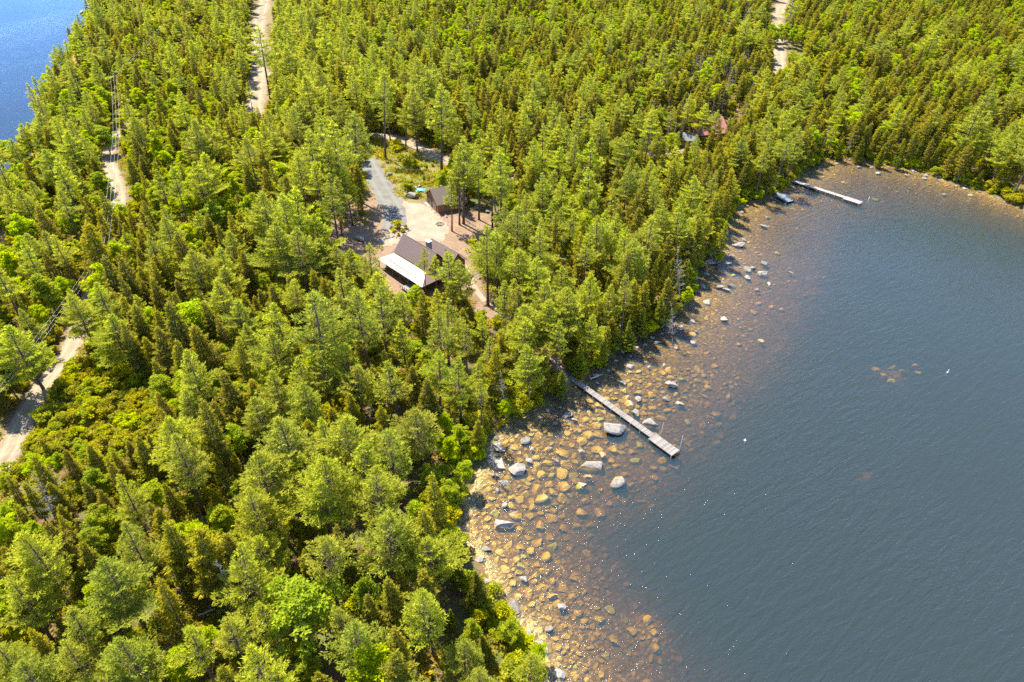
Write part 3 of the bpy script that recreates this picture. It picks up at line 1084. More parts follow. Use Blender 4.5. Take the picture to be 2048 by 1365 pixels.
# species mix over the picture: x, y, pine, spruce, broadleaf, cedar, bare, height factor, spacing factor
MIX = np.array([
    (900, 40, .14, .28, .58, 0, 0, .72, .80), (1000, 110, .14, .28, .58, 0, 0, .72, .80), (760, 40, .30, .35, .35, 0, 0, .80, .85), (1200, 50, .12, .38, .49, 0, .01, .78, .82), (1300, 110, .12, .50, .34, 0, .04, .80, .8),
    (1385, 165, .03, .30, .07, 0, .60, .85, .72), (1700, 130, .12, .50, .36, .01, .01, .85, .84), (1850, 90, .12, .46, .41, 0, .01, .82, .84), (1950, 200, .12, .48, .38, 0, .02, .88, .84), (2040, 40, .14, .46, .4, 0, 0, .85, .88),
    (1850, 290, .06, .52, .10, .32, 0, .9, .8), (2020, 330, .40, .40, .05, .15, 0, 1.0, .9), (620, 130, .80, .12, .08, 0, 0, 1.0, .95), (800, 190, .62, .30, .08, 0, 0, .95, .9), (640, 230, .75, .15, .1, 0, 0, 1, .95),
    (340, 90, .28, .34, .38, 0, 0, .85, .9), (430, 60, .3, .55, .15, 0, 0, .9, .9), (150, 200, .42, .10, .48, 0, 0, .9, .95), (300, 300, .15, .22, .63, 0, 0, .9, .95), (100, 400, .5, .12, .38, 0, 0, .95, 1),
    (400, 430, .34, .16, .50, 0, 0, .9, 1), (470, 600, .25, .52, .23, 0, 0, .9, .95), (250, 540, .18, .60, .22, 0, 0, 1, .95), (100, 580, .62, .10, .28, 0, 0, 1.0, 1), (340, 660, .10, .66, .24, 0, 0, 1.0, .9),
    (600, 620, .66, .26, .08, 0, 0, 1, 1), (700, 720, .86, .10, .04, 0, 0, 1, 1), (950, 680, .82, .14, .04, 0, 0, 1, 1), (1150, 480, .80, .18, .02, 0, 0, 1, 1), (1250, 350, .55, .42, .03, 0, 0, .95, .92),
    (1090, 240, .40, .55, .05, 0, 0, .9, .88), (1330, 480, .40, .45, .02, .13, 0, .95, .9), (1450, 330, .38, .55, .05, .02, 0, .95, .9), (1200, 640, .45, .30, .05, .20, 0, .9, .9), (60, 720, .3, .1, .6, 0, 0, .8, .95),
    (150, 900, .04, .62, .34, 0, 0, .72, .85), (300, 960, .06, .62, .32, 0, 0, .74, .85), (430, 800, .22, .58, .20, 0, 0, .95, .9), (600, 880, .62, .30, .08, 0, 0, .95, 1), (820, 820, .60, .28, .06, .04, .02, .95, .95),
    (350, 1080, .14, .60, .26, 0, 0, .82, .9), (130, 1130, .06, .58, .36, 0, 0, .72, .85), (250, 1300, .62, .22, .16, 0, 0, .75, .95), (550, 1080, .62, .30, .08, 0, 0, .88, 1), (600, 1230, .50, .15, .35, 0, 0, .8, 1),
    (860, 1180, .75, .12, .08, .05, 0, .85, 1), (760, 1000, .66, .22, .12, 0, 0, .9, 1), (80, 1320, .7, .2, .1, 0, 0, .7, .95), (900, 900, .15, .25, .50, .10, 0, .62, .9), (950, 1300, .6, .05, .3, .05, 0, .62, .95), (880, 1050, .25, .25, .4, .1, 0, .75, .9),
])
MIX[:, 5] *= np.where(MIX[:, 1] > 830, 1.3, 1.0)
MIX[:, 6] *= np.where(MIX[:, 1] > 830, 1.1, 1.0)
KINDS = ['white_pine', 'red_spruce', 'broadleaf_tree', 'cedar_tree', 'bare_tree']
HBASE = {'white_pine': (14.5, 20), 'red_spruce': (9.5, 15.5), 'broadleaf_tree': (7.5, 11.5), 'cedar_tree': (6.0, 9.5), 'bare_tree': (8, 12)}
RAD = {'white_pine': .19, 'red_spruce': .15, 'broadleaf_tree': .27, 'cedar_tree': .16, 'bare_tree': .12, 'leafy_shrub': .5}
SPC = {'white_pine': 4.5, 'red_spruce': 3.0, 'broadleaf_tree': 3.8, 'cedar_tree': 2.2, 'bare_tree': 2.3}
trees = []   # kind, x, y, height
# trees the photograph shows plainly: kind, base pixel, top pixel
HAND = [
    ('p', 750, 638, 738, 487), ('p', 851, 592, 847, 496), ('p', 905, 640, 893, 503), ('p', 925, 655, 915, 520), ('p', 976, 612, 974, 452), ('p', 904, 463, 901, 356), ('p', 927, 448, 925, 272), ('p', 919, 450, 916, 300),
    ('p', 771, 318, 770, 140), ('p', 883, 342, 880, 168), ('p', 837, 272, 832, 168), ('p', 848, 270, 844, 155), ('p', 541, 198, 517, 52), ('p', 690, 438, 664, 240), ('p', 715, 402, 706, 222), ('p', 664, 426, 640, 240),
    ('p', 640, 432, 615, 258), ('p', 678, 440, 652, 285), ('p', 599, 556, 563, 388), ('p', 614, 548, 590, 372), ('p', 612, 680, 588, 556), ('p', 1003, 470, 1001, 300), ('p', 985, 455, 985, 330), ('p', 958, 440, 955, 300),
    ('p', 876, 606, 870, 512), ('p', 1465, 425, 1468, 350), ('p', 508, 235, 493, 165), ('b', 1572, 75, 1588, -30),
]
for tx, ty, h in [(660, 605, 15), (545, 668, 15), (520, 705, 14), (692, 680, 15), (800, 640, 15), (783, 718, 16), (888, 596, 16), (930, 648, 15), (1050, 604, 16), (1090, 560, 17), (1132, 578, 16), (1010, 562, 15), (1080, 438, 16), (1172, 472, 17),
                  (1262, 478, 17), (1122, 352, 16), (1270, 332, 15), (1000, 292, 16), (650, 915, 14), (560, 826, 14), (505, 896, 13), (640, 958, 13), (742, 932, 14), (462, 1084, 13), (640, 1076, 13), (772, 1022, 13), (852, 1172, 12), (705, 1258, 11),
                  (345, 872, 13), (130, 1282, 10), (380, 1262, 11), (452, 1238, 11), (960, 1340, 8), (1040, 500, 16), (1150, 420, 16), (1210, 420, 16), (1320, 395, 15), (1180, 545, 16), (300, 470, 15), (380, 500, 15), (430, 560, 15), (40, 480, 16), (105, 470, 16), (140, 590, 15), (20, 650, 15),
                  (450, 150, 15), (655, 150, 16), (600, 160, 16), (725, 180, 15), (565, 120, 15), (560, 30, 16), (585, 20, 16), (130, 120, 14), (105, 85, 13), (1115, 640, 15), (1060, 690, 14), (870, 700, 14), (960, 760, 13), (690, 830, 14), (600, 760, 15), (780, 860, 13)]:
    HAND.append(('P', tx, ty, h, 0))
for tx, ty, h in [(242, 548, 14), (165, 470, 13), (300, 522, 13), (268, 612, 14), (342, 682, 15), (392, 800, 14), (690, 900, 11), (836, 1012, 11), (1200, 600, 12), (1312, 470, 13), (1342, 556, 12), (1452, 440, 12), (500, 760, 12), (240, 590, 14), (330, 1050, 11), (390, 1060, 12), (320, 1160, 11), (290, 220, 14), (450, 240, 14), (400, 60, 14), (870, 950, 11), (850, 760, 12), (1400, 440, 13), (1230, 560, 12), (1290, 560, 12)]:
    HAND.append(('S', tx, ty, h, 0))
for tx, ty, h in [(590, 1172, 10), (300, 618, 9), (190, 345, 10), (238, 470, 9), (430, 690, 8), (600, 1312, 7), (740, 1300, 8), (350, 332, 9), (262, 250, 9), (275, 135, 9), (120, 330, 10), (200, 250, 10), (430, 520, 9), (480, 330, 9), (660, 560, 8), (560, 320, 10), (530, 620, 8), (900, 880, 6), (860, 930, 6), (1375, 575, 5), (1440, 500, 4), (1010, 800, 5), (1080, 1290, 4.5), (1020, 1245, 5)]:
    HAND.append(('L', tx, ty, h, 0))
for tx, ty, h in [(1260, 640, 8), (1325, 590, 9), (1290, 615, 8), (1160, 690, 8), (1120, 740, 7), (950, 1140, 9), (1210, 670, 8), (1365, 540, 8), (1730, 278, 8), (1770, 286, 8), (1810, 290, 8), (1690, 272, 8)]:
    HAND.append(('C', tx, ty, h, 0))
for tx, ty, h in [(1408, 208, 14), (1392, 268, 9), (1436, 222, 13)]:
    HAND.append(('P', tx, ty, h, 0))
for tx, ty, h in [(1462, 232, 11), (1444, 258, 10), (1425, 262, 9), (1378, 282, 8)]:
    HAND.append(('S', tx, ty, h, 0))
for tx, ty, h in [(1562, 46, 9), (1577, 44, 9), (1592, 50, 9), (1547, 46, 9), (1605, 54, 9), (1570, 58, 8), (1585, 60, 8), (1553, 60, 8), (1600, 64, 8), (1620, 62, 9)]:
    HAND.append(('L', tx, ty, h, 0))
for bx, by, tx, ty in [(120, 1062, 60, 944), (1345, 690, 1340, 600), (1998, 298, 2002, 228), (1812, 300, 1808, 262), (166, 520, 130, 455), (1672, 316, 1664, 290), (992, 960, 985, 880), (470, 1240, 430, 1120), (1010, 830, 1000, 740), (1362, 610, 1358, 490)]:
    HAND.append(('b', bx, by, tx, ty))
CODE = {'p': 'white_pine', 'P': 'white_pine', 'S': 'red_spruce', 'L': 'broadleaf_tree', 'C': 'cedar_tree', 'b': 'bare_tree'}
for c, a, b, u, v in HAND:
    if c in 'pb':
        q = ground_hit(a, b)
        tip = P(u, v, q[2] + 10)
        lo, hi = 2.0, 30.0
        for _ in range(30):    # height whose top lands on the top pixel's row
            mid = (lo + hi) / 2
            _, yy, _ = proj(np.array([q[0], q[1], q[2] + mid]))
            if yy > v: lo = mid
            else: hi = mid
        top = P(u, v, q[2] + lo)
        trees.append([CODE[c], q[0], q[1], lo, top[0] - q[0], top[1] - q[1]])
    else:
        if b > 780 and c in 'PSL' and u > 7: u *= 1.32
        z = 2.0
        for _ in range(3):
            q = P(a, b, z + u)
            z = float(terrain(q[0], q[1]))
            z = max(z, .1)
        trees.append([CODE[c], q[0], q[1], u, 0, 0])

cell = {}
def near(x, y, r):
    i, j = int(x // 4), int(y // 4)
    for a in (-1, 0, 1):
        for b in (-1, 0, 1):
            for (p, q, s) in cell.get((i + a, j + b), ()):
                if (p - x) ** 2 + (q - y) ** 2 < (.5 * (r + s)) ** 2:
                    return True
    return False
def put(x, y, r):
    cell.setdefault((int(x // 4), int(y // 4)), []).append((x, y, r))
for t in trees:
    put(t[1], t[2], SPC[t[0]])

N = 130000
yy = 28 + (620 - 28) * rng.random(N) ** 1.0
half = yy * .86 + 62
xx = (rng.random(N) * 2 - 1) * half
zz = terrain(xx, yy)
px, py, dep = proj(np.stack([xx, yy, zz + 6], 1))
okk = (zz > .12) & (px > -330) & (px < 2380) & (py < 1720) & (py > -190)
d_sh, in_a, d_lf, in_b = lake_fields(xx, yy)
okk &= ~(in_a | in_b) & (np.minimum(d_sh, d_lf) > .6)
okk &= roaddist(xx, yy) > .25
okk &= ~inpoly(xx, yy, COURT) & ~inpoly(xx, yy, GRASS) & ~inpoly(xx, yy, SHRUBLAND)
okk &= (dline(xx, yy, DRIVE) > 4.6) & (dline(xx, yy, PATH) > 1.6)
yard = inpoly(xx, yy, YARD)
okk &= ~(yard & (rng.random(N) > .10))
xx, yy, zz, px, py = xx[okk], yy[okk], zz[okk], px[okk], py[okk]
w = 1 / ((px[:, None] - MIX[None, :, 0]) ** 2 + (py[:, None] - MIX[None, :, 1]) ** 2 + 900) ** 1.6
w /= w.sum(1, keepdims=True)
mx = w @ MIX[:, 2:]
clump = vnoise(xx * .07, yy * .07, 91)
pr = mx[:, :5].copy()
pr[:, 0] *= .5 + clump; pr[:, 1] *= 1.5 - clump; pr[:, 2] *= .6 + .8 * vnoise(xx * .09, yy * .09, 92)
pr /= pr.sum(1, keepdims=True)
kk = (rng.random(len(xx))[:, None] > np.cumsum(pr, 1)).sum(1).clip(0, 4)
hf = mx[:, 5]; sf = mx[:, 6]
u01 = rng.random(len(xx))
hh = np.array([HBASE[KINDS[k]][0] for k in kk]); h2 = np.array([HBASE[KINDS[k]][1] for k in kk])
hh = (hh + (h2 - hh) * u01) * hf * (.72 + .5 * rng.random(len(xx)))
rad = np.array([RAD[KINDS[k]] for k in kk]) * hh
bad = np.zeros(len(xx), bool)
for fz, fr in ((.30, .5), (.5, .9), (.72, .8), (.88, .45), (1.0, 0.0)):
    for sx in (-1, -.5, 0, .5, 1):
        qx, qy, _ = proj(np.stack([xx + sx * fr * rad, yy, zz + hh * fz], 1))
        for pol in KEEP:
            bad |= inpoly(qx, qy, pol)
far_skip = (yy > 440) & (rng.random(len(xx)) < .25)
for i in np.nonzero(~bad & ~far_skip)[0]:
    r = SPC[KINDS[kk[i]]] * sf[i] * (.8 + .5 * u01[i]) * (1.12 if yy[i] > 330 else 1)
    if not near(xx[i], yy[i], r):
        put(xx[i], yy[i], r)
        trees.append([KINDS[kk[i]], xx[i], yy[i], hh[i], 0, 0])

# shrubs: clearing, shoreline fringe, road verges, cabin beds
shr = []
def shrub_at(x, y, h):
    shr.append(['leafy_shrub', x, y, h, 0, 0])
Ns = 40000
sx = rng.uniform(-170, 200, Ns); sy = rng.uniform(40, 340, Ns)
sz = terrain(sx, sy)
ds_, a_, dl_, b_ = lake_fields(sx, sy)
rd_ = roaddist(sx, sy)
inS = inpoly(sx, sy, SHRUBLAND) & (rd_ > .6)
fringe = ~a_ & ~b_ & (ds_ > .5) & (ds_ < 4.5)
verge = (rd_ > .8) & (rd_ < 4) & ~a_ & ~b_ & (rng.random(Ns) < .35)
gpatch = inpoly(sx, sy, GRASS) & (rng.random(Ns) < .03)
fill = ~a_ & ~b_ & (np.minimum(ds_, dl_) > 1) & ~inpoly(sx, sy, YARD) & ~inpoly(sx, sy, COURT) & ~inpoly(sx, sy, GRASS) & (rd_ > 1) & (vnoise(sx * .13, sy * .13, 61) > .42) & (rng.random(Ns) < np.where(sx < -25, .5, .16))
spx, spy, _ = proj(np.stack([sx, sy, sz + 1], 1))
pk = inpoly(spx, spy, KEEP[1]) | inpoly(spx, spy, KEEP[2]) | inpoly(spx, spy, KEEP[3]) | inpoly(spx, spy, KEEP[5]) | inpoly(spx, spy, KEEP[6]) | inpoly(spx, spy, KEEP[7]) | inpoly(spx, spy, KEEP[14]) | inpoly(spx, spy, KEEP[17])
sel = (inS | (fill & ~pk) | (fringe & (dline(sx, sy, PATH) > 2)) | (verge & ~pk)) & (spx > -60) & (spx < 2120) & (spy < 1420) | gpatch
scell = set()
for i in np.nonzero(sel)[0]:
    cs = 1.25 if inS[i] or fringe[i] else 1.9
    key = (int(sx[i] // cs), int(sy[i] // cs), cs)
    if key in scell: continue
    scell.add(key)
    shrub_at(sx[i], sy[i], rng.uniform(1.2, 3.0) * (.7 if gpatch[i] else 1.15 if fringe[i] else 1))
for a, b, h in [(795, 458, 2.6), (788, 466, 1.2), (806, 466, 1.2), (797, 472, 1.0), (812, 458, 1.2), (783, 460, 1.1), (816, 380, 3.2), (815, 330, 3), (830, 335, 2.6), (792, 300, 3.2), (850, 340, 2.4), (800, 320, 2.2), (852, 362, 2.2)]:
    q = ground_hit(a, b); shrub_at(q[0], q[1], h)
trees += shr

T_kind = np.array([t[0] for t in trees]); T_x = np.array([t[1] for t in trees]); T_y = np.array([t[2] for t in trees]); T_h = np.array([t[3] for t in trees])
T_z = terrain(T_x, T_y) - .05
T_lx = np.array([t[4] for t in trees]); T_ly = np.array([t[5] for t in trees])
hand_n = len(HAND)
T_r = np.array([RAD[k] for k in T_kind]) * T_h
# which of them show: paint far to near into a small id buffer
bw, bh = 1024, 683
buf = np.full((bh, bw), -1, np.int32)
bx_, by_, bd_ = proj(np.stack([T_x, T_y, T_z], 1)); ux_, uy_, _ = proj(np.stack([T_x + T_lx, T_y + T_ly, T_z + T_h], 1))
for i in np.argsort(-bd_):
    n = 7
    pr_ = T_r[i] * FPX / bd_[i] / 2
    for k in range(n):
        f = (.30 if T_kind[i] != 'leafy_shrub' else 0) + k * .7 / (n - 1)
        cx_ = (bx_[i] + (ux_[i] - bx_[i]) * f) / 2; cy_ = (by_[i] + (uy_[i] - by_[i]) * f) / 2
        ww = pr_ * max(.12, (1 - (k / (n - 1)) ** 1.5)); hh_ = max(1, abs(by_[i] - uy_[i]) / 2 * .7 / (n - 1) * .6)
        a0, a1, b0, b1 = int(cx_ - ww), int(cx_ + ww) + 1, int(cy_ - hh_), int(cy_ + hh_) + 1
        if a1 <= 0 or b1 <= 0 or a0 >= bw or b0 >= bh: continue
        buf[max(b0, 0):b1, max(a0, 0):a1] = i
vis = np.bincount(buf[buf >= 0].ravel(), minlength=len(trees))

GROUP = {'white_pine': 'white pines of the lakeside wood', 'red_spruce': 'spruces of the lakeside wood', 'broadleaf_tree': 'broadleaf trees of the lakeside wood',
         'cedar_tree': 'cedars along the shore', 'bare_tree': 'bare grey trees', 'leafy_shrub': 'low shrubs along shore and roads'}
CAT = {'white_pine': 'pine tree', 'red_spruce': 'spruce tree', 'broadleaf_tree': 'broadleaf tree', 'cedar_tree': 'cedar tree', 'bare_tree': 'dead tree', 'leafy_shrub': 'shrub'}
NOUN = {'white_pine': 'white pine', 'red_spruce': 'spruce', 'broadleaf_tree': 'broadleaf tree', 'cedar_tree': 'cedar', 'bare_tree': 'bare tree', 'leafy_shrub': 'shrub'}
LIM = {'white_pine': 298, 'red_spruce': 298, 'broadleaf_tree': 298, 'cedar_tree': 90, 'bare_tree': 60, 'leafy_shrub': 290}


def adjective(kind, h):
    if kind == 'white_pine': return 'towering feathery' if h > 16.5 else 'tall feathery' if h > 13.5 else 'short bushy'
    if kind == 'red_spruce': return 'tall olive pointed' if h > 12 else 'olive pointed' if h > 9 else 'small olive pointed'
    if kind == 'broadleaf_tree': return 'large bright green' if h > 8.5 else 'bright green rounded' if h > 6.5 else 'small bright green'
    if kind == 'cedar_tree': return 'dense dark columnar'
    if kind == 'bare_tree': return 'leafless grey twiggy'
    return 'leafy bright green' if h > 1.8 else 'low bright green'


for kind in GROUP:
    ids = np.nonzero(T_kind == kind)[0]
    score = vis[ids] + (ids < hand_n) * (vis[ids] > 0) * 40
    order = ids[np.argsort(-score)]
    order_vis = [i for i in order if vis[i] >= (10 if kind not in ('leafy_shrub', 'bare_tree') else 5)]
    chosen = order_vis[:LIM[kind]]
    rest = np.array(sorted(set(ids) - set(chosen)), int)
    items = []
    protos = PROTO[kind]
    for i in chosen:
        g = np.random.default_rng(5000 + int(i))
        pr_ = protos[int(g.integers(9, 13))] if kind == 'white_pine' and i < 28 else protos[int(g.integers(len(protos)))]
        s = T_h[i] / pr_['h']
        wide = s * g.uniform(.88, 1.15) * (.85 if i in (0, 1) else 1.16 if T_y[i] < 150 and kind == 'white_pine' else 1) * (1.25 if i < hand_n and kind == 'broadleaf_tree' and T_h[i] > 9 else 1)
        if T_lx[i] or T_ly[i]:
            tilt = np.array([T_lx[i], T_ly[i]]) / T_h[i]
            tilt = np.clip(tilt, -.22, .22)
        else:
            tilt = g.normal(size=2) * .025
        rz = g.uniform(0, 6.28)
        Mx = Matrix(((1, 0, tilt[0]), (0, 1, tilt[1]), (-tilt[0], -tilt[1], 1)))
        rot = (Mx.to_3x3() @ Matrix.Rotation(rz, 3, 'Z')).to_quaternion()
        if pr_['crown'] is None:
            o = link(kind, pr_['trunk'])
            root = o
        else:
            root = link(kind, None)
            root.empty_display_size = .5
            link('trunk', pr_['trunk'], root)
            link('crown', pr_['crown'], root)
        root.rotation_mode = 'QUATERNION'
        root.rotation_quaternion = rot
        root.location = (T_x[i], T_y[i], T_z[i])
        root.scale = (wide, wide, s)
        tag(root, None, CAT[kind], GROUP[kind])
        items.append((root, (bx_[i] + ux_[i]) / 2, by_[i] * .45 + uy_[i] * .55, adjective(kind, T_h[i])))
    relabel(items, NOUN[kind])
    if len(rest):
        n = len(rest)
        idx = rng.integers(0, len(protos), n)
        s = T_h[rest] / np.array([p['h'] for p in protos])[idx]
        wd = s * rng.uniform(.88, 1.2, n) * np.where(T_y[rest] > 230, 1.28 if kind == 'red_spruce' else 1.1, 1.0)
        rot = np.stack([rng.normal(size=n) * .05, rng.normal(size=n) * .05, rng.uniform(0, 6.28, n)], 1)
        scatter({'white_pine': 'pine_forest', 'red_spruce': 'spruce_forest', 'broadleaf_tree': 'broadleaf_forest', 'cedar_tree': 'cedar_forest', 'bare_tree': 'bare_thicket', 'leafy_shrub': 'shrubbery'}[kind],
                [p['joined'] for p in protos], np.stack([T_x, T_y, T_z], 1)[rest], idx, rot, np.stack([wd, wd, s], 1))
    print(kind, len(ids), 'shown', len(order_vis), 'individual', len(chosen))

# forest undergrowth and grass
Nu = 90000
ux = rng.uniform(-190, 250, Nu); uy = rng.uniform(30, 330, Nu)
uz = terrain(ux, uy)
upx, upy, _ = proj(np.stack([ux, uy, uz], 1))
ok = (uz > .15) & (upx > -60) & (upx < 2110) & (upy < 1440) & (roaddist(ux, uy) > .5) & ~inpoly(ux, uy, COURT) & (dline(ux, uy, DRIVE) > 3.4) & (dline(ux, uy, PATH) > 1.1)
ok &= ~(inpoly(ux, uy, YARD) & (rng.random(Nu) > .06))
den = vnoise(ux * .12, uy * .12, 55)
ok &= rng.random(Nu) < np.where(inpoly(ux, uy, SHRUBLAND), 1, np.clip((den - .18) * 1.7, 0.08, 1))
i = np.nonzero(ok)[0]
s = rng.uniform(.8, 2.1, len(i))
scatter('undergrowth', [p['joined'] for p in PROTO['fern']], np.stack([ux, uy, uz], 1)[i], rng.integers(0, 4, len(i)), np.stack([i * 0, i * 0, rng.uniform(0, 6.28, len(i))], 1), np.stack([s, s, s * .8], 1))
Ng = 60000
ux = rng.uniform(-190, 250, Ng); uy = rng.uniform(60, 400, Ng)
rd = roaddist(ux, uy)
ok = ((inpoly(ux, uy, GRASS) & (dline(ux, uy, DRIVE) > 3.2)) | ((rd > .1) & (rd < 3.2))) & (rng.random(Ng) < .75)
uz = terrain(ux, uy); ok &= uz > .15
i = np.nonzero(ok)[0]
s = rng.uniform(.7, 1.5, len(i))
scatter('grass', [p['joined'] for p in PROTO['grass']], np.stack([ux, uy, uz], 1)[i], rng.integers(0, 4, len(i)), np.stack([i * 0, i * 0, rng.uniform(0, 6.28, len(i))], 1), np.stack([s, s, s * .8], 1))

# ------------------------------------------------------------------ boulders and stones
# pixel centre, width, height, e = breaks the surface, s = under water, l = on land
BOULD = """1230 858 50 36 e;1049 881 24 21 e;998 895 22 24 e;999 928 25 27 e;1037 940 37 33 e;1180 931 52 33 h;1235 959 33 38 h;1008 1051 43 27 e;1008 1010 14 14 e;1301 848 31 18 e;1270 825 17 21 e;1344 769 27 19 e;1135 831 21 17 e;1276 799 14 13 e;
1253 794 19 15 h;1277 783 25 14 h;1245 765 15 12 e;1193 752 15 11 e;991 951 19 11 e;1013 969 35 22 h;996 980 9 9 e;980 917 19 15 e;1164 905 14 12 e;1063 899 9 8 e;1205 909 14 13 h;1332 800 14 10 e;1361 805 21 11 h;1334 814 20 13 s;1363 753 21 9 s;1111 922 13 9 e;
1058 922 15 12 e;924 1088 19 18 e;1165 969 27 15 h;1177 951 20 9 h;1274 917 29 9 s;1111 847 11 10 e;1150 840 14 9 e;962 1123 25 17 e;975 1100 23 10 e;1028 1220 35 37 e;1058 1273 23 23 e;1080 1302 33 37 e;1125 1215 19 18 e;1097 1257 19 16 e;967 1165 25 12 e;
1117 1350 27 19 e;1158 1218 21 19 s;1198 1230 27 22 s;1090 1105 27 27 s;1165 1017 25 20 s;1263 1253 23 22 s;1072 972 25 32 s;1092 1137 28 20 s;1150 1147 27 30 s;1230 1273 23 29 s;990 1185 17 10 e;1047 1157 17 16 e;1437 513 20 14 e;1422 526 25 13 e;1458 527 16 12 e;
1463 514 12 8 e;1476 492 28 11 e;1487 480 12 7 e;1527 453 13 10 e;1534 435 10 6 e;1530 528 18 11 e;1506 536 11 8 e;1493 539 16 12 e;1525 547 17 13 e;1496 556 13 10 e;1454 470 11 7 e;1413 549 12 8 e;1397 557 11 7 e;1406 574 14 10 e;1439 575 20 9 e;1462 572 20 10 e;
1453 580 15 10 e;1415 604 16 13 e;1450 640 17 12 e;1582 544 15 8 h;1556 502 14 9 s;1511 620 17 10 s;1545 610 12 9 s;1567 613 15 8 s;1521 681 14 9 h;1515 582 12 7 e;1387 685 13 10 e;1386 643 9 7 e;1437 483 15 8 e;1412 503 12 10 e;1402 515 13 8 e;1391 543 11 7 e;1425 557 9 6 e;
1449 563 14 8 s;1469 548 14 9 s;1454 544 16 6 s;1501 482 15 7 s;1538 570 7 7 e;1360 655 13 14 e;1262 733 17 12 e;1354 695 10 7 e;1298 735 8 7 e;1329 732 7 9 e;1216 742 8 6 e;1195 766 10 7 e;1370 789 15 11 s;1392 663 8 6 e;1315 685 15 8 e;1756 347 12 6 e;1719 335 11 5 e;
1744 336 8 5 e;1848 358 10 5 e;1813 351 8 5 e;1691 363 15 9 s;1754 395 16 8 s;1889 388 14 5 h;1943 391 14 7 h;1639 339 8 5 e;1673 327 9 5 e;1614 386 6 4 e;1969 407 18 7 s;1996 397 10 5 e;1781 332 8 4 e;1794 380 12 6 s;1823 375 12 5 s;1912 373 8 4 e;1485 426 10 6 e;
165 28 10 6 e;152 58 17 8 e;172 41 6 4 e;1755 730 18 10 s;1790 725 21 9 s;1812 733 21 10 s;1785 755 17 12 s;1832 722 13 8 s;1840 738 13 8 s;1770 742 12 8 s;
777 353 16 7 l;722 480 20 16 l;823 396 25 13 l;723 402 14 8 l;722 415 9 7 l;709 430 10 8 l;956 417 15 13 l;974 424 11 12 l;892 435 6 6 l;959 515 9 7 l;963 531 6 5 l;957 557 10 9 l;852 353 7 5 l;831 377 7 6 l;839 374 8 6 l;798 593 14 8 l;788 264 12 7 l;879 290 14 10 l;
775 327 8 4 l;759 305 6 4 l;779 303 9 4 l;564 73 10 8 l;562 93 12 7 l;869 283 8 6 l;500 37 8 8 l;488 110 8 8 l;948 618 6 5 l;956 620 6 5 l;964 622 6 5 l;971 625 6 5 l;985 607 9 4 l;1476 204 9 4 l;787 474 6 4 l;800 478 6 4 l;810 474 6 4 l;777 468 6 4 l;819 462 6 4 l;
1150 805 9 7 e;1165 815 8 6 e;1120 815 8 6 e;1095 822 9 7 e;1080 835 10 8 e;1245 705 9 7 e;1260 712 7 6 e;1275 695 8 6 e;1290 690 9 6 e;1305 676 10 7 e;1325 668 8 6 e;1232 722 9 6 e;1335 650 9 7 e;1345 668 7 5 e;945 1003 10 8 e;930 1028 9 7 e;915 1055 10 8 e;936 1075 9 7 e;950 1010 8 6 e;
1580 372 7 5 e;1595 362 7 4 e;1610 350 7 4 e;1590 384 6 4 e;1570 408 6 4 e;1548 405 7 5 e;1850 352 9 5 e;1880 362 8 5 e;1930 378 9 5 e;1960 385 8 4 e;2010 405 9 5 e;1700 320 8 4 e;1765 328 8 4 e;1795 340 8 4 e;1826 342 10 6 e"""
boulders = []
for s in BOULD.replace('\n', '').split(';'):
    a, b, w_, h_, c = s.split()
    boulders.append((float(a), float(b), float(w_), float(h_), c))
b_items = []; s_items = []
taken = []
for n_, (a, b, w_, h_, c) in enumerate(boulders):
    g = np.random.default_rng(900 + n_)
    q = ground_hit(a, b) if c == 'l' else P(a, b, 0.0)
    q = np.array(q, float)
    _, _, dp = proj(q)
    ppm = FPX / dp
    X = w_ / ppm
    depr = math.atan2(CAM_H, math.hypot(q[0], q[1]))
    D = max(.55 * X, min(1.5 * X, (h_ / ppm - .25 * X * math.cos(depr)) / math.sin(depr)))
    bed = float(terrain(q[0], q[1]))
    if c == 'l':
        H = .62 * X; cz = bed + H * .28
    elif c == 'e':
        H = max(.42 * X, .35); cz = .12 * H - .04
    elif c == 'h':
        H = .5 * X; cz = -.5 * H * .62
    else:
        H = .5 * X; cz = min(bed + .12 * H, -.5 * H - .10)
        if cz + .5 * H < -.55: cz = (-.8 if 1740 < a < 1850 and b > 700 else -.55) - .5 * H
    me = ROCKS[int(g.integers(len(ROCKS)))]
    o = link('boulder' if c in 'elh' else 'submerged_stone', me)
    o.location = (q[0], q[1], cz)
    o.scale = (X * .54, D * .54, min(max(H * .5, (cz - bed) * .55), .8 * X) if c == 'e' else H * .5)
    o.rotation_euler = (g.normal() * .12, g.normal() * .12, g.choice([0, math.pi]) + g.normal() * .25)
    taken.append((q[0], q[1], X * .6))
    tag(o, None, 'boulder' if c in 'elh' else 'stone', 'pale boulders standing out of the shallows and ground' if c in 'elh' else 'golden stones under the shallow water')
    adj = {'e': 'large dry pale' if w_ > 22 else 'pale dry' if w_ > 11 else 'small pale dry', 'h': 'half-sunk two-toned', 'l': 'grey granite' if w_ > 9 else 'small grey', 's': 'sunken golden'}[c]
    (b_items if c in 'elh' else s_items).append((o, a, b, adj))
relabel(b_items, 'boulder')
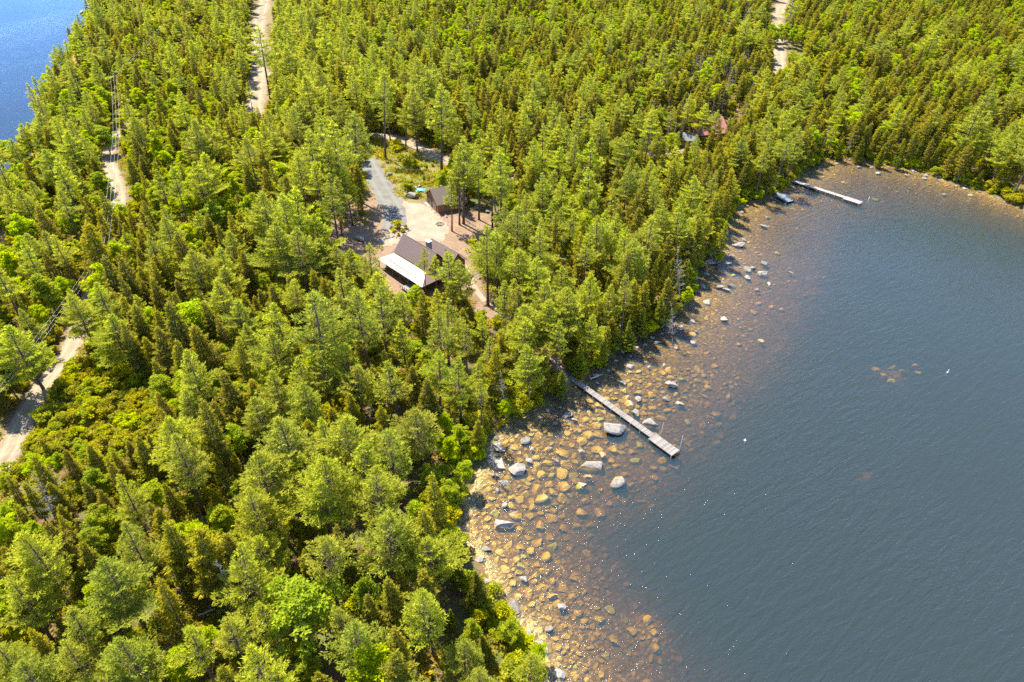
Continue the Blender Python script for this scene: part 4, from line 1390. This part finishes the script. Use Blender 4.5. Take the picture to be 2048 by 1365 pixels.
# random stones on the lake bed
Nst = 42000
sx = rng.uniform(-20, 150, Nst); sy = rng.uniform(38, 330, Nst)
sx[:16000] = rng.uniform(-12, 48, 16000); sy[:16000] = rng.uniform(42, 112, 16000)
spx, spy, sd = proj(np.stack([sx, sy, sx * 0], 1))
ds_, a_, _, _ = lake_fields(sx, sy)
bedz = terrain(sx, sy)
m_ok = a_ & (bedz < -.03) & (bedz > -2.4) & (spx < 2100) & (spy < 1430) & (ds_ > .3)
near_dock = np.exp(-((spy - 950) / 330) ** 2)
m_ok &= rng.random(Nst) < np.where(bedz > -1.2, .55 + .45 * near_dock, .16)
idx = np.nonzero(m_ok)[0]
size = .28 + .85 * rng.random(Nst) ** 2.4 + 1.6 * near_dock * rng.random(Nst) ** 2.4 * (rng.random(Nst) < .7)
size = np.where(bedz > -.20, np.minimum(size * .6, .7), size)
idx = idx[np.argsort(-size[idx])]
grid = {}
for (a, b, r) in taken:
    grid.setdefault((int(a // 3), int(b // 3)), []).append((a, b, r))
keep = []
for i in idx:
    r = size[i] * .5
    k = (int(sx[i] // 3), int(sy[i] // 3))
    if any((p - sx[i]) ** 2 + (q - sy[i]) ** 2 < ((r + s_) * .84) ** 2 for da in (-1, 0, 1) for db in (-1, 0, 1) for (p, q, s_) in grid.get((k[0] + da, k[1] + db), ())):
        continue
    grid.setdefault(k, []).append((sx[i], sy[i], r)); keep.append(i)
keep = np.array(keep)
screen = size[keep] * FPX / sd[keep] * np.where((spx[keep] > 0) & (spx[keep] < 2048) & (spy[keep] > 0) & (spy[keep] < 1365), 1, 0) * np.exp(np.minimum(0, bedz[keep] + .9))
order = keep[np.argsort(-screen)]
n_ind = 300 - len(s_items)
gS = np.random.default_rng(4)
def stone_xform(i):
    H = size[i] * gS.uniform(.35, .6)
    cz = min(bedz[i] + .18 * H, -.5 * H - .04)
    return (sx[i], sy[i], cz), (size[i] * .52 * gS.uniform(.8, 1.25), size[i] * .52 * gS.uniform(.7, 1.1), H * .5), (gS.normal() * .15, gS.normal() * .15, gS.uniform(0, 6.28))
for i in order[:n_ind]:
    loc, scl, rot = stone_xform(i)
    o = link('submerged_stone', ROCKS[int(gS.integers(len(ROCKS)))])
    o.location = loc; o.scale = scl; o.rotation_euler = rot
    tag(o, None, 'stone', 'golden stones under the shallow water')
    s_items.append((o, spx[i], spy[i], 'wide sunken amber' if size[i] > 1.1 else 'sunken amber'))
relabel(s_items, 'stone')
rest = order[n_ind:]
tr = [stone_xform(i) for i in rest]
scatter('lakebed_rubble', ROCKS, np.array([t[0] for t in tr]), gS.integers(0, len(ROCKS), len(tr)), np.array([t[2] for t in tr]), np.array([t[1] for t in tr]))
# shoreline rubble
Nr = 16000
sx = rng.uniform(-60, 240, Nr); sy = rng.uniform(40, 340, Nr)
ds_, a_, _, _ = lake_fields(sx, sy)
z_ = terrain(sx, sy)
i = np.nonzero((z_ > -.16) & (z_ < .32) & (ds_ < 2.6))[0]
s = rng.uniform(.10, .42, len(i)) * (1 + (rng.random(len(i)) < .08))
scatter('shore_rubble', ROCKS, np.stack([sx, sy, z_ + .02], 1)[i], rng.integers(0, len(ROCKS), len(i)), rng.uniform(0, 6.28, (len(i), 3)) * np.array([.1, .1, 1]), np.stack([s, s * .8, s * .55], 1))

# ------------------------------------------------------------------ pollen film along the near shore
xs = np.arange(-25, 32, .5); ys = np.arange(36, 112, .5)
X, Y = np.meshgrid(xs, ys)
ds_, a_, _, _ = lake_fields(X.ravel(), Y.ravel())
zz_ = terrain(X.ravel(), Y.ravel())
pX, pY, _ = proj(np.stack([X.ravel(), Y.ravel(), X.ravel() * 0], 1))
k = np.clip(1 - (ds_ - .6) / 3.0, 0, 1) ** 1.6
k = np.where(zz_ < .02, np.maximum(k, 0), .2) * np.clip((pY - 800) / 90, 0, 1)
k *= np.clip(.35 + 1.3 * vnoise(X.ravel() * .12, Y.ravel() * .12, 71), 0, 1)
okc = ((zz_ < .05) & (ds_ < 6) & (pY > 795)).reshape(X.shape)
cellm = okc[:-1, :-1] & okc[1:, :-1] & okc[:-1, 1:] & okc[1:, 1:]
jj, ii = np.nonzero(cellm); nx = len(xs)
f = np.stack([jj * nx + ii, jj * nx + ii + 1, (jj + 1) * nx + ii + 1, (jj + 1) * nx + ii], 1)
used = np.unique(f); re_ = np.full(X.size, -1); re_[used] = np.arange(len(used))
tag(link('pollen_foam', np_mesh('pollen_foam', np.stack([X.ravel()[used], Y.ravel()[used], np.full(len(used), .006)], 1), re_[f], [M['pollen']], attrs={'shore': k[used]}, smooth=True)), kind='stuff')


# ------------------------------------------------------------------ docks
def deck(root, name, a, b, width, z, mat, frame_mat, plank=.16, gap=.012, edge=True):
    """plank deck from a to b (world xy), as one part with its frame below it"""
    a = np.array(a); b = np.array(b)
    L = np.linalg.norm(b - a); d = (b - a) / L; rz = math.atan2(d[1], d[0])
    mb = MB()
    n = int(L / plank)
    for k in range(n):
        c = a + d * (k + .5) * L / n
        mb.box((c[0], c[1], z), (L / n - gap, width, .04), rz)
    o = mb.build(name, mat, root)
    fr = MB()
    nn = np.array([-d[1], d[0]])
    for s in (-1, 1):
        c = (a + b) / 2 + nn * s * (width / 2 - .05)
        fr.box((c[0], c[1], z - .13), (L - .02, .06, .21), rz)
    for k in range(int(L / 1.5) + 1):
        c = a + d * min(L - .05, .05 + k * 1.5)
        fr.box((c[0], c[1], z - .13), (.05, width - .17, .16), rz)
    fr.build('deck_frame', frame_mat, root)
    return o


def pipe_leg(root, x, y, z0, z1, r=.03, name='leg', lean=(0, 0)):
    return MB().tube([(x, y, z0), (x + lean[0], y + lean[1], z1)], r, 8, 0).build(name, M['steel'], root, True)


def dock(name, label, a_px, b_px, w, plat_px, plat_w, mat, sections, off, tall):
    A = P(*a_px, .55)[:2]; B = P(*b_px, .55)[:2]; C = P(*plat_px, .55)[:2]
    root = empty(name, (0, 0, 0))
    tag(root, label, 'dock', 'docks along the lake shore')
    d = (B - A) / np.linalg.norm(B - A); n = np.array([-d[1], d[0]])
    L = np.linalg.norm(B - A)
    for s in range(sections):
        a = A + d * (L * s / sections + .03); b = A + d * (L * (s + 1) / sections - .03)
        deck(root, 'deck_section', a, b, w, .55 + .012 * (s % 2), mat, M['dark_wood'])
        for sd in (-1, 1):
            q = a + n * sd * (w / 2 + .04)
            bz = float(terrain(q[0], q[1]))
            if bz < .2: pipe_leg(root, q[0], q[1], bz - .1, .72)
    dp = (C - B) / np.linalg.norm(C - B)
    off_v = n * off
    deck(root, 'end_platform', B + off_v + d * .02, B + off_v + d * np.linalg.norm(C - B), plat_w, .57, mat, M['dark_wood'])
    for f_ in (.1, np.linalg.norm(C - B) - .1):
        for sd in (-1, 1):
            q = B + off_v + d * f_ + n * sd * (plat_w / 2 + .04)
            pipe_leg(root, q[0], q[1], float(terrain(q[0], q[1])) - .1, .75)
    for (f_, sd, hgt) in tall:
        q = B + off_v + d * f_ + n * sd * (plat_w / 2 + .09)
        pipe_leg(root, q[0], q[1], float(terrain(q[0], q[1])) - .1, hgt, .035, 'mooring_pole', (.4, .55))
    return root


dock('dock', 'long narrow weathered plank dock with wider end platform and two mooring poles', (1139, 753), (1305, 872), 1.25, (1354, 905), 2.1, M['deck_wood'], 9, -.15, [(.9, 1, 3.4), (5.3, 1, 3.4)])
dock('dock', 'pale white straight dock beneath the far shore with wider platform at its end', (1584, 361), (1690, 395), 1.5, (1724, 405), 2.3, M['deck_pale'], 6, -.3, [(6.2, 1, 2.2)])
root = empty('dock')
tag(root, 'small square bluish dock in tree shade beside the far dock', 'dock', 'docks along the lake shore')
A = P(1544, 381, .5)[:2]; B = P(1560, 390, .5)[:2]; C = P(1572, 399, .5)[:2]
d = (B - A) / np.linalg.norm(B - A)
deck(root, 'gangway', A, B, 1.2, .5, M['shaded_boards'], M['dark_wood'])
deck(root, 'end_platform', B + d * .03, B + d * 4.8, 3.4, .52, M['shaded_boards'], M['dark_wood'])
for f_ in (.3, 4.5):
    for sd in (-1, 1):
        q = B + d * f_ + np.array([-d[1], d[0]]) * sd * 1.75
        pipe_leg(root, q[0], q[1], float(terrain(q[0], q[1])) - .2, .7)
# stacked grey timber steps on the shore
q = ground_hit(956, 893); root = empty('timber_steps', tuple(q), R(60))
tag(root, 'weathered grey timber steps tucked in shrubs above the pollen-edged cove', 'steps')
for k in range(4):
    MB().box((0, k * .42, .25 + k * .18), (1.7, .40, .06)).build('tread', M['deck_wood'], root)
for s in (-1, 1):
    MB().box((s * .89, .63, .42), (.06, 1.9, .22), rx=math.atan2(.18, .42)).build('stringer', M['deck_wood'], root)
# lake buoys
for (a, b, lab, s) in [(1490, 882, 'white round mooring buoy floating out beyond the long dock', .22), (1895, 746, 'small white upright marker buoy on open water by the shoal', .16)]:
    q = P(a, b, 0.0)
    root = empty('buoy', tuple(q)); tag(root, lab, 'buoy')
    bm = bmesh.new(); bmesh.ops.create_uvsphere(bm, u_segments=16, v_segments=10, radius=s)
    me = bpy.data.meshes.new('float_ball'); bm.to_mesh(me); bm.free(); me.materials.append(M['white'])
    o = link('float_ball', me, root); o.location = (0, 0, s * .45)
    MB().tube([(0, 0, s * 1.3), (0, 0, s * (1.9 if a < 1800 else 5.2))], s * .25, 8, 0).build('stem', M['white'], root, True)

# ------------------------------------------------------------------ cabin
def frame_pt(O, ux_, uy_):
    return lambda u, v, z: (O[0] + ux_[0] * u + uy_[0] * v, O[1] + ux_[1] * u + uy_[1] * v, O[2] + z)


RIDGE = 8.0
mid = P(839, 486, RIDGE + 2.0)
gz = float(terrain(mid[0], mid[1]))
O = (mid[0], mid[1], gz)
e0 = P(805, 467, RIDGE + gz)[:2]; e1 = P(873, 506, RIDGE + gz)[:2]
du = (e1 - e0) / np.linalg.norm(e1 - e0); dv = np.array([du[1], -du[0]])
if dv[0] > 0: dv = -dv            # dv points to the lower left, towards the porch
F = frame_pt(O, du, dv)
HL = np.linalg.norm(e1 - e0) / 2 - .6
cabin = empty('cabin', O)
tag(cabin, 'brown lake cabin with steep metal roof above a glaring pale porch roof', 'house')


def inv(parent, o):
    o.matrix_parent_inverse = Matrix.Translation(parent.location).inverted()
    return o


def part(mb, name, mat, root, smooth=False):
    o = mb.build(name, mat, root, smooth)
    bpy.context.view_layer.update()
    o.matrix_parent_inverse = root.matrix_world.inverted()
    return o


def wall_boards(mb, p0, p1, z0, z1, th=.14, board=.28):
    p0 = np.array(p0[:2]); p1 = np.array(p1[:2])
    L = np.linalg.norm(p1 - p0); d = (p1 - p0) / L; rz = math.atan2(d[1], d[0])
    n = max(1, int((z1 - z0) / board))
    for k in range(n):
        zc = z0 + (k + .5) * (z1 - z0) / n
        c = (p0 + p1) / 2
        mb.box((c[0], c[1], zc), (L, th - .01 * (k % 2), (z1 - z0) / n), rz)


EZ, SZ, W1, W2_, SX = 4.4, 2.75, 3.0, 6.7, 3.0   # main eave, porch eave, half width, porch edge, end overhang
mb = MB()
for (u0, v0, u1, v1) in [(-HL, W1 - .3, HL, W1 - .3), (HL - .1, W1 - .3, HL - .1, -W1 + .3), (HL, -W1 + .3, -HL, -W1 + .3), (-HL + .1, -W1 + .3, -HL + .1, W1 - .3)]:
    wall_boards(mb, F(u0, v0, 0), F(u1, v1, 0), gz, gz + EZ + .2)
for s in (-1, 1):     # gable triangles
    mb.slab([F(s * (HL - .1), W1 - .3, EZ), F(s * (HL - .1), -W1 + .3, EZ), F(s * (HL - .1), 0, RIDGE - .35)], .1)
part(mb, 'upper_wall', M['siding'], cabin)
mb = MB()
for (u0, v0, u1, v1) in [(-HL - 1.2, W2_ - 1.3, HL - 2.6, W2_ - 1.3), (-HL - 1.2, W2_ - 1.3, -HL - 1.2, W1), (HL - 2.6, W2_ - 1.3, HL - 2.6, W1)]:
    wall_boards(mb, F(u0, v0, 0), F(u1, v1, 0), gz, gz + SZ + .55)
lower = part(mb, 'lower_wall', M['siding'], cabin)
# windows and door of the porch wall
rzw = math.atan2(du[1], du[0])
for u in (-3.6, -1.2, HL - 4.4, HL - 3.4):
    c = F(u, W2_ - 1.22, 1.35)
    w = MB().box(c, (1.0, .06, 1.25 if u < 0 else 1.9), rzw, t=.5)
    o = part(w, 'window', M['trim'], cabin)
    g_ = MB().box(F(u, W2_ - 1.18, 1.35), (.84, .06, 1.08 if u < 0 else 1.72), rzw)
    g_ = g_.build('pane', M['glass'], o); bpy.context.view_layer.update(); g_.matrix_parent_inverse = o.matrix_world.inverted()


def roof_plane(mb, quad, th=.12):
    mb.slab(quad, th, 0, .5)


def seams(mb, a0, a1, b0, b1, spacing=.42):
    """standing seams from edge a0-a1 (eave) to b0-b1 (top)"""
    a0, a1, b0, b1 = map(np.array, (a0, a1, b0, b1))
    n = int(np.linalg.norm(a1 - a0) / spacing)
    for k in range(1, n):
        p = a0 + (a1 - a0) * k / n; q = b0 + (b1 - b0) * k / n
        nrm = np.cross(a1 - a0, q - p); nrm /= np.linalg.norm(nrm); nrm *= np.sign(nrm[2])
        mb.tube([p + nrm * .02, q + nrm * .02], .03, 4, 0, .5, cap=False)


OV = .6
mb = MB()
for s in (1, -1):
    q = [F(-HL - OV, s * (W1 + .25), EZ - .1), F(HL + OV, s * (W1 + .25), EZ - .1), F(HL + OV, 0, RIDGE), F(-HL - OV, 0, RIDGE)]
    roof_plane(mb, q); seams(mb, q[0], q[1], q[3], q[2])
mb.tube([F(-HL - OV, 0, RIDGE + .03), F(HL + OV, 0, RIDGE + .03)], .09, 6, 0, .5)
main_roof = part(mb, 'main_roof', M['metal_roof'], cabin)
mb = MB()
q = [F(-HL - SX, W2_, SZ), F(HL + SX, W2_, SZ), F(HL, W1 - .1, EZ - .2), F(-HL, W1 - .1, EZ - .2)]
roof_plane(mb, q)
seams(mb, F(-HL, W2_, SZ), F(HL, W2_, SZ), q[3], q[2])
part(mb, 'porch_roof', M['metal_roof'], cabin)
for s in (-1, 1):
    mb = MB()
    q = [F(s * (HL + SX), -W1 - .2, SZ), F(s * (HL + SX), W2_, SZ), F(s * HL, W1 - .1, EZ - .2), F(s * HL, -W1 - .2, EZ - .2)]
    roof_plane(mb, q)
    seams(mb, F(s * (HL + SX), -W1 - .2, SZ), F(s * (HL + SX), W1 - .1, SZ), q[3], q[2])
    part(mb, 'end_roof', M['metal_roof'], cabin)
# rear wing with its own lower gable roof
WR, wz0 = 6.3, 3.4
mb = MB()
off = -W1 - 2.4
for (u0, v0, u1, v1) in [(-2.0, off + 2.4, -2.0, off - 2.4), (HL + 1.0, off + 2.4, HL + 1.0, off - 2.4), (-2.0, off - 2.4, HL + 1.0, off - 2.4)]:
    wall_boards(mb, F(u0, v0, 0), F(u1, v1, 0), gz, gz + wz0)
for u in (-2.0, HL + 1.0):
    mb.slab([F(u, off + 2.4, wz0), F(u, off - 2.4, wz0), F(u, off, WR - .3)], .1)
part(mb, 'rear_wing_wall', M['siding'], cabin)
mb = MB()
for s in (1, -1):
    q = [F(-2.6, off + s * 2.9, wz0 - .05), F(HL + 1.6, off + s * 2.9, wz0 - .05), F(HL + 1.6, off, WR), F(-2.6, off, WR)]
    roof_plane(mb, q); seams(mb, q[0], q[1], q[3], q[2])
part(mb, 'rear_wing_roof', M['metal_roof'], cabin)
ch = MB().box(F(2.4, -.9, RIDGE - .2), (1.15, .9, 2.6), rzw, t=.4)
chim = part(ch, 'chimney', M['stone'], cabin)
cp = MB().box(F(2.4, -.9, RIDGE + 1.18), (1.45, 1.2, .14), rzw, t=.9)
cp = cp.build('chimney_cap', M['trim'], chim); bpy.context.view_layer.update(); cp.matrix_parent_inverse = chim.matrix_world.inverted()
for (u, v, zt) in [(-2.5, 4.2, 4.1), (HL - 1, 5.6, 3.55), (3.5, off + .6, 6.2)]:
    part(MB().tube([F(u, v, zt - .5), F(u, v, zt + .35)], .06, 8, 0), 'vent_pipe', M['steel'], cabin, True)
for u in (-HL - 2.6, -HL / 2, 0, HL / 2, HL + 2.6):
    part(MB().box(F(u, W2_ - .3, SZ / 2 - .1), (.16, .16, SZ - .15), rzw, t=.5), 'porch_post', M['siding'], cabin)
mb = MB()
for k in range(24):
    c = F(HL - 1.5 + .1, W2_ - 2.3 + k * .16, .42)
    mb.box(c, (4.2, .15, .05), rzw)
part(mb, 'porch_deck', M['deck_wood'], cabin)
mb = MB()
for z in (.75, 1.35):
    a, b, c = F(HL - 3.6, W2_ + 1.5, z), F(HL + .7, W2_ + 1.5, z), F(HL + .7, W2_ - 2.2, z)
    mb.tube([a, b], .05, 4, 0, .8); mb.tube([b, c], .05, 4, 0, .8)
for k in range(6):
    p = F(HL - 3.6 + k * .86, W2_ + 1.5, .85); mb.box(p, (.09, .09, 1.0), rzw, t=.8)
part(mb, 'deck_railing', M['trim'], cabin)

# ------------------------------------------------------------------ garage
gA = P(855, 406, 2.2)[:2]; gB = P(877, 429, 2.2)[:2]
gu = (gB - gA) / np.linalg.norm(gB - gA); gw = np.linalg.norm(gB - gA)
gv = np.array([-gu[1], gu[0]])
if gv[0] < 0: gv = -gv            # runs back from the door front
gz = float(terrain(*gA))
O2 = (gA[0], gA[1], gz)
G = frame_pt(O2, gu, gv)
garage = empty('garage', O2)
tag(garage, 'small reddish brown wooden garage with two doors facing the turning court', 'garage')
GD, GZ, GR = 8.0, 2.9, 5.7
rzg = math.atan2(gu[1], gu[0])
mb = MB()
for (u0, v0, u1, v1) in [(0, 0, gw, 0), (gw, 0, gw, GD), (gw, GD, 0, GD), (0, GD, 0, 0)]:
    wall_boards(mb, G(u0, v0, 0), G(u1, v1, 0), gz - .2, gz + GZ, .14, .24)
for v in (0, GD):
    mb.slab([G(0, v, GZ), G(gw, v, GZ), G(gw / 2, v, GR - .15)], .1)
part(mb, 'wall', M['red_boards'], garage)
for s in (0, 1):
    mb = MB()
    e = -.5 if s == 0 else gw + .5
    q = [G(e, -.5, GZ - .25), G(e, GD + .5, GZ - .25), G(gw / 2, GD + .5, GR), G(gw / 2, -.5, GR)]
    roof_plane(mb, q, .14)
    part(mb, 'roof', M['shingle'], garage)
for u in (gw * .27, gw * .70):
    mb = MB()
    for k in range(4):
        mb.box(G(u, -.12, .30 + k * .56), (2.7, .08, .54), rzg, t=random.random())
    part(mb, 'garage_door', M['door'], garage)
    mb = MB()
    for s in (-1, 1): mb.box(G(u + s * 1.45, -.13, 1.15), (.16, .1, 2.3), rzg, t=.2)
    mb.box(G(u, -.13, 2.38), (3.06, .1, .16), rzg, t=.2)
    part(mb, 'door_trim', M['dark_wood'], garage)
w = part(MB().box(G(gw + .1, 2.2, 1.5), (.08, 1.3, 1.0), rzg, t=.6), 'window', M['trim'], garage)
g_ = MB().box(G(gw + .15, 2.2, 1.5), (.05, 1.1, .82), rzg).build('pane', M['glass'], w); bpy.context.view_layer.update(); g_.matrix_parent_inverse = w.matrix_world.inverted()
part(MB().box(G(gw / 2, -.6, -.02), (gw + .4, .8, .16), rzg, t=.7), 'door_apron', M['stone'], garage)

# ------------------------------------------------------------------ red-roofed cottage and its pale outbuilding, across the wood
def simple_house(name, label, a_px, b_px, depth, wall_h, ridge_h, roof, wall, zt=2.2):
    A_ = P(*a_px, zt)[:2]; B_ = P(*b_px, zt)[:2]
    u_ = (B_ - A_) / np.linalg.norm(B_ - A_); L_ = np.linalg.norm(B_ - A_)
    v_ = np.array([-u_[1], u_[0]])
    if v_[1] < 0: v_ = -v_
    z_ = float(terrain(*A_))
    H_ = frame_pt((A_[0], A_[1], z_), u_, v_); rz_ = math.atan2(u_[1], u_[0])
    root = empty(name, (A_[0], A_[1], z_)); tag(root, label, 'house')
    mb = MB()
    for (a, b, c, d_) in [(0, 0, L_, 0), (L_, 0, L_, depth), (L_, depth, 0, depth), (0, depth, 0, 0)]:
        wall_boards(mb, H_(a, b, 0), H_(c, d_, 0), z_ - .2, z_ + wall_h)
    for u in (0, L_):
        mb.slab([H_(u, 0, wall_h), H_(u, depth, wall_h), H_(u, depth / 2, ridge_h - .2)], .1)
    part(mb, 'wall', M[wall], root)
    for s in (0, 1):
        e = -.6 if s == 0 else depth + .6
        q = [H_(-.6, e, wall_h - .3), H_(L_ + .6, e, wall_h - .3), H_(L_ + .6, depth / 2, ridge_h), H_(-.6, depth / 2, ridge_h)]
        mb = MB(); roof_plane(mb, q); seams(mb, q[0], q[1], q[3], q[2], .6)
        part(mb, 'roof', M[roof], root)
    for k in range(3):
        w = part(MB().box(H_(L_ * (k + .5) / 3, -.09, 1.5), (1.1, .08, 1.1), rz_, t=.5), 'window', M['trim'], root)
        g_ = MB().box(H_(L_ * (k + .5) / 3, -.13, 1.5), (.9, .06, .9), rz_).build('pane', M['glass'], w); bpy.context.view_layer.update(); g_.matrix_parent_inverse = w.matrix_world.inverted()
    return root


simple_house('cottage', 'cottage with faded red roof half hidden by trees above the far dock', (1396, 284), (1452, 278), 11, 3.2, 6.6, 'red_roof', 'siding')
simple_house('outbuilding', 'low pale grey outbuilding standing beside the red-roofed cottage', (1366, 290), (1390, 292), 6, 2.4, 3.6, 'grey_roof', 'trim')

# ------------------------------------------------------------------ yard details
q = ground_hit(880, 449)
root = empty('fire_pit', tuple(q)); tag(root, 'round fire pit ringed with pale stones on the gravel court', 'fire pit')
for k in range(13):
    a = k / 13 * math.tau
    o = link('ring_stone', ROCKS[k % len(ROCKS)], root)
    o.location = (math.cos(a) * .95, math.sin(a) * .95, .1); o.scale = (.34, .27, .25); o.rotation_euler = (0, 0, a + k)
MB().tube([(0, 0, 0), (0, 0, .09)], .75, 14, 0).build('ash_bed', M['dark_wood'], root)
for j, (a, b, n_, rr, lab) in enumerate([(796, 464, 16, 2.7, 'oval planting bed edged with stones between driveway and cabin')]):
    q = ground_hit(a, b)
    root = empty('planting_bed', tuple(q)); tag(root, lab, 'planting bed')
    for k in range(n_):
        t = k / n_ * math.tau
        o = link('edging_stone', ROCKS[k % len(ROCKS)], root)
        x_, y_ = math.cos(t) * rr, math.sin(t) * rr * 1.35
        o.location = (x_, y_, float(terrain(q[0] + x_, q[1] + y_)) - q[2] + .08); o.scale = (.34, .28, .24); o.rotation_euler = (0, 0, t * 3)
    mb = MB(); n2 = 20
    ring = [(math.cos(k / n2 * math.tau) * rr * .93, math.sin(k / n2 * math.tau) * rr * 1.25) for k in range(n2)]
    mb.add([(0, 0, .22)] + [(x_, y_, float(terrain(q[0] + x_, q[1] + y_)) - q[2] + .10) for x_, y_ in ring], [(0, 1 + k, 1 + (k + 1) % n2) for k in range(n2)])
    mb.build('soil', M['path'], root)
q = ground_hit(842, 382)
root = empty('blue_tarp', tuple(q)); tag(root, 'crumpled light blue tarp lying over pale rocks beside the garage', 'tarp')
nx_, ny_ = 12, 8
X, Y = np.meshgrid(np.linspace(-1.4, 1.4, nx_), np.linspace(-.9, .9, ny_))
Z = .35 + .25 * np.sin(X * 2.3 + Y) * np.cos(Y * 3) - .18 * (X ** 2 + Y ** 2) * .5
i_ = (np.arange(ny_ - 1)[:, None] * nx_ + np.arange(nx_ - 1)[None]).ravel()
sheet = link('sheet', np_mesh('sheet', np.stack([X.ravel(), Y.ravel(), Z.ravel()], 1), np.stack([i_, i_ + 1, i_ + nx_ + 1, i_ + nx_], 1), [M['tarp']], smooth=True), root)
sheet.modifiers.new('thickness', 'SOLIDIFY').thickness = .02

# fallen logs and driftwood
for (a, b, c, d_, r_, lab) in [(360, 852, 428, 884, .17, 'bleached fallen log lying among spruces below the bright shrub clearing'), (398, 1236, 432, 1222, .14, 'short grey log across the bare needle gap'), (700, 340, 728, 332, .12, 'dark thin log beside the driveway top'),
                               (1660, 318, 1672, 300, .14, 'pale driftwood trunk leaning out at the head of the far cove'), (1180, 762, 1205, 752, .12, 'grey driftwood pole along the shore by the dock landing'), (1330, 900, 1342, 930, .0, '')]:
    if r_ == 0: continue
    p0 = ground_hit(a, b); p1 = ground_hit(c, d_)
    mb = MB(); n_ = 6
    pts = [p0 + (p1 - p0) * k / n_ + np.array([0, 0, r_ + .35 + .08 * math.sin(k * 2.1)]) for k in range(n_ + 1)]
    mb.tube(pts, [r_ * (1 - .6 * k / n_) for k in range(n_ + 1)], 7, 0)
    for k in range(1, n_):
        dd = np.array([random.uniform(-1, 1), random.uniform(-1, 1), random.uniform(.1, .8)]) * .8
        mb.tube([pts[k], pts[k] + dd], [r_ * .3, .012], 4, 0, cap=False)
    tag(mb.build('fallen_log', M['log'], None, True), lab, 'log', 'fallen logs and driftwood')

# ------------------------------------------------------------------ power line beside the forest road
POLE_H = 9.5
pole_px = [(330, 45, 'tallest far'), (226, 150, ''), (232, 262, ''), (205, 500, ''), (-70, 850, '')]
heads = []
plab = ['wooden power pole farthest along the forest road under the upper trees', 'wooden power pole where the lines bend beside the blue cove', 'wooden power pole at the head of the sandy road bend', 'wooden power pole half hidden below the sandy road bend', 'wooden power pole past the lower stretch of road']
for k, (a, b, _) in enumerate(pole_px):
    q = P(a, b, POLE_H + 1.8)
    z_ = float(terrain(q[0], q[1]))
    root = empty('power_pole', (q[0], q[1], z_)); tag(root, plab[k], 'power pole', 'power poles along the forest road')
    H_ = q[2] - z_
    MB().tube([(0, 0, -.5), (0, 0, H_)], [.16, .11], 8, 0).build('pole', M['pole'], root, True)
    MB().box((0, 0, H_ - .5), (2.2, .11, .13), .4).build('crossarm', M['pole'], root)
    for s in (-1, 0, 1):
        MB().tube([(math.cos(.4) * s * .95, math.sin(.4) * s * .95, H_ - .43), (math.cos(.4) * s * .95, math.sin(.4) * s * .95, H_ - .22)], .05, 6, 0).build('insulator', M['white'], root, True)
    heads.append(np.array([q[0], q[1], q[2] - .25]))
wn = ['outer', 'middle', 'inner']
for k in range(len(heads) - 1):
    for s in (-1, 0, 1):
        o_ = np.array([math.cos(.4) * s * .95, math.sin(.4) * s * .95, 0])
        a, b = heads[k] + o_, heads[k + 1] + o_
        pts = [a + (b - a) * t + np.array([0, 0, -4 * .9 * t * (1 - t)]) for t in np.linspace(0, 1, 17)]
        tag(MB().tube(pts, .016, 4, 0).build('power_line', M['wire'], None, True),
            f'{wn[s + 1]} power line from ' + ['the farthest pole to the cove pole', 'the cove pole to the sandy bend pole', 'the sandy bend pole to the half-hidden pole', 'the half-hidden pole past the lower road'][k], 'power line', 'power lines along the forest road')

# ------------------------------------------------------------------ light
EL, AZ = R(57), R(-40)          # sun stands ahead and to the left
S = Vector((math.sin(AZ) * math.cos(EL), math.cos(AZ) * math.cos(EL), math.sin(EL)))
sun = bpy.data.lights.new('sun', 'SUN')
sun.energy = 4.0
sun.angle = R(.55)
sun.color = (1.0, .935, .78)
so = link('sun', sun)
so.rotation_euler = S.to_track_quat('Z', 'Y').to_euler()
world = bpy.data.worlds.new('World')
scene.world = world
world.use_nodes = True
nt = world.node_tree
sky = nt.nodes.new('ShaderNodeTexSky')
sky.sky_type = 'NISHITA'
sky.sun_disc = False
sky.sun_elevation = EL
sky.sun_rotation = AZ
sky.altitude = 4000; sky.air_density = 1.0; sky.dust_density = .05; sky.ozone_density = 3.0
bg = nt.nodes['Background']
nt.links.new(sky.outputs[0], bg.inputs[0])
bg.inputs[1].default_value = .15
vs = scene.view_settings
vs.view_transform = 'Standard'
vs.look = 'None'
vs.exposure = 1.95
vs.gamma = 1.0
scene.cycles.use_denoising = False
scene.cycles.max_bounces = 8
scene.cycles.transparent_max_bounces = 8
scene.cycles.sample_clamp_indirect = 6.0
scene.cycles.sample_clamp_direct = 13.0
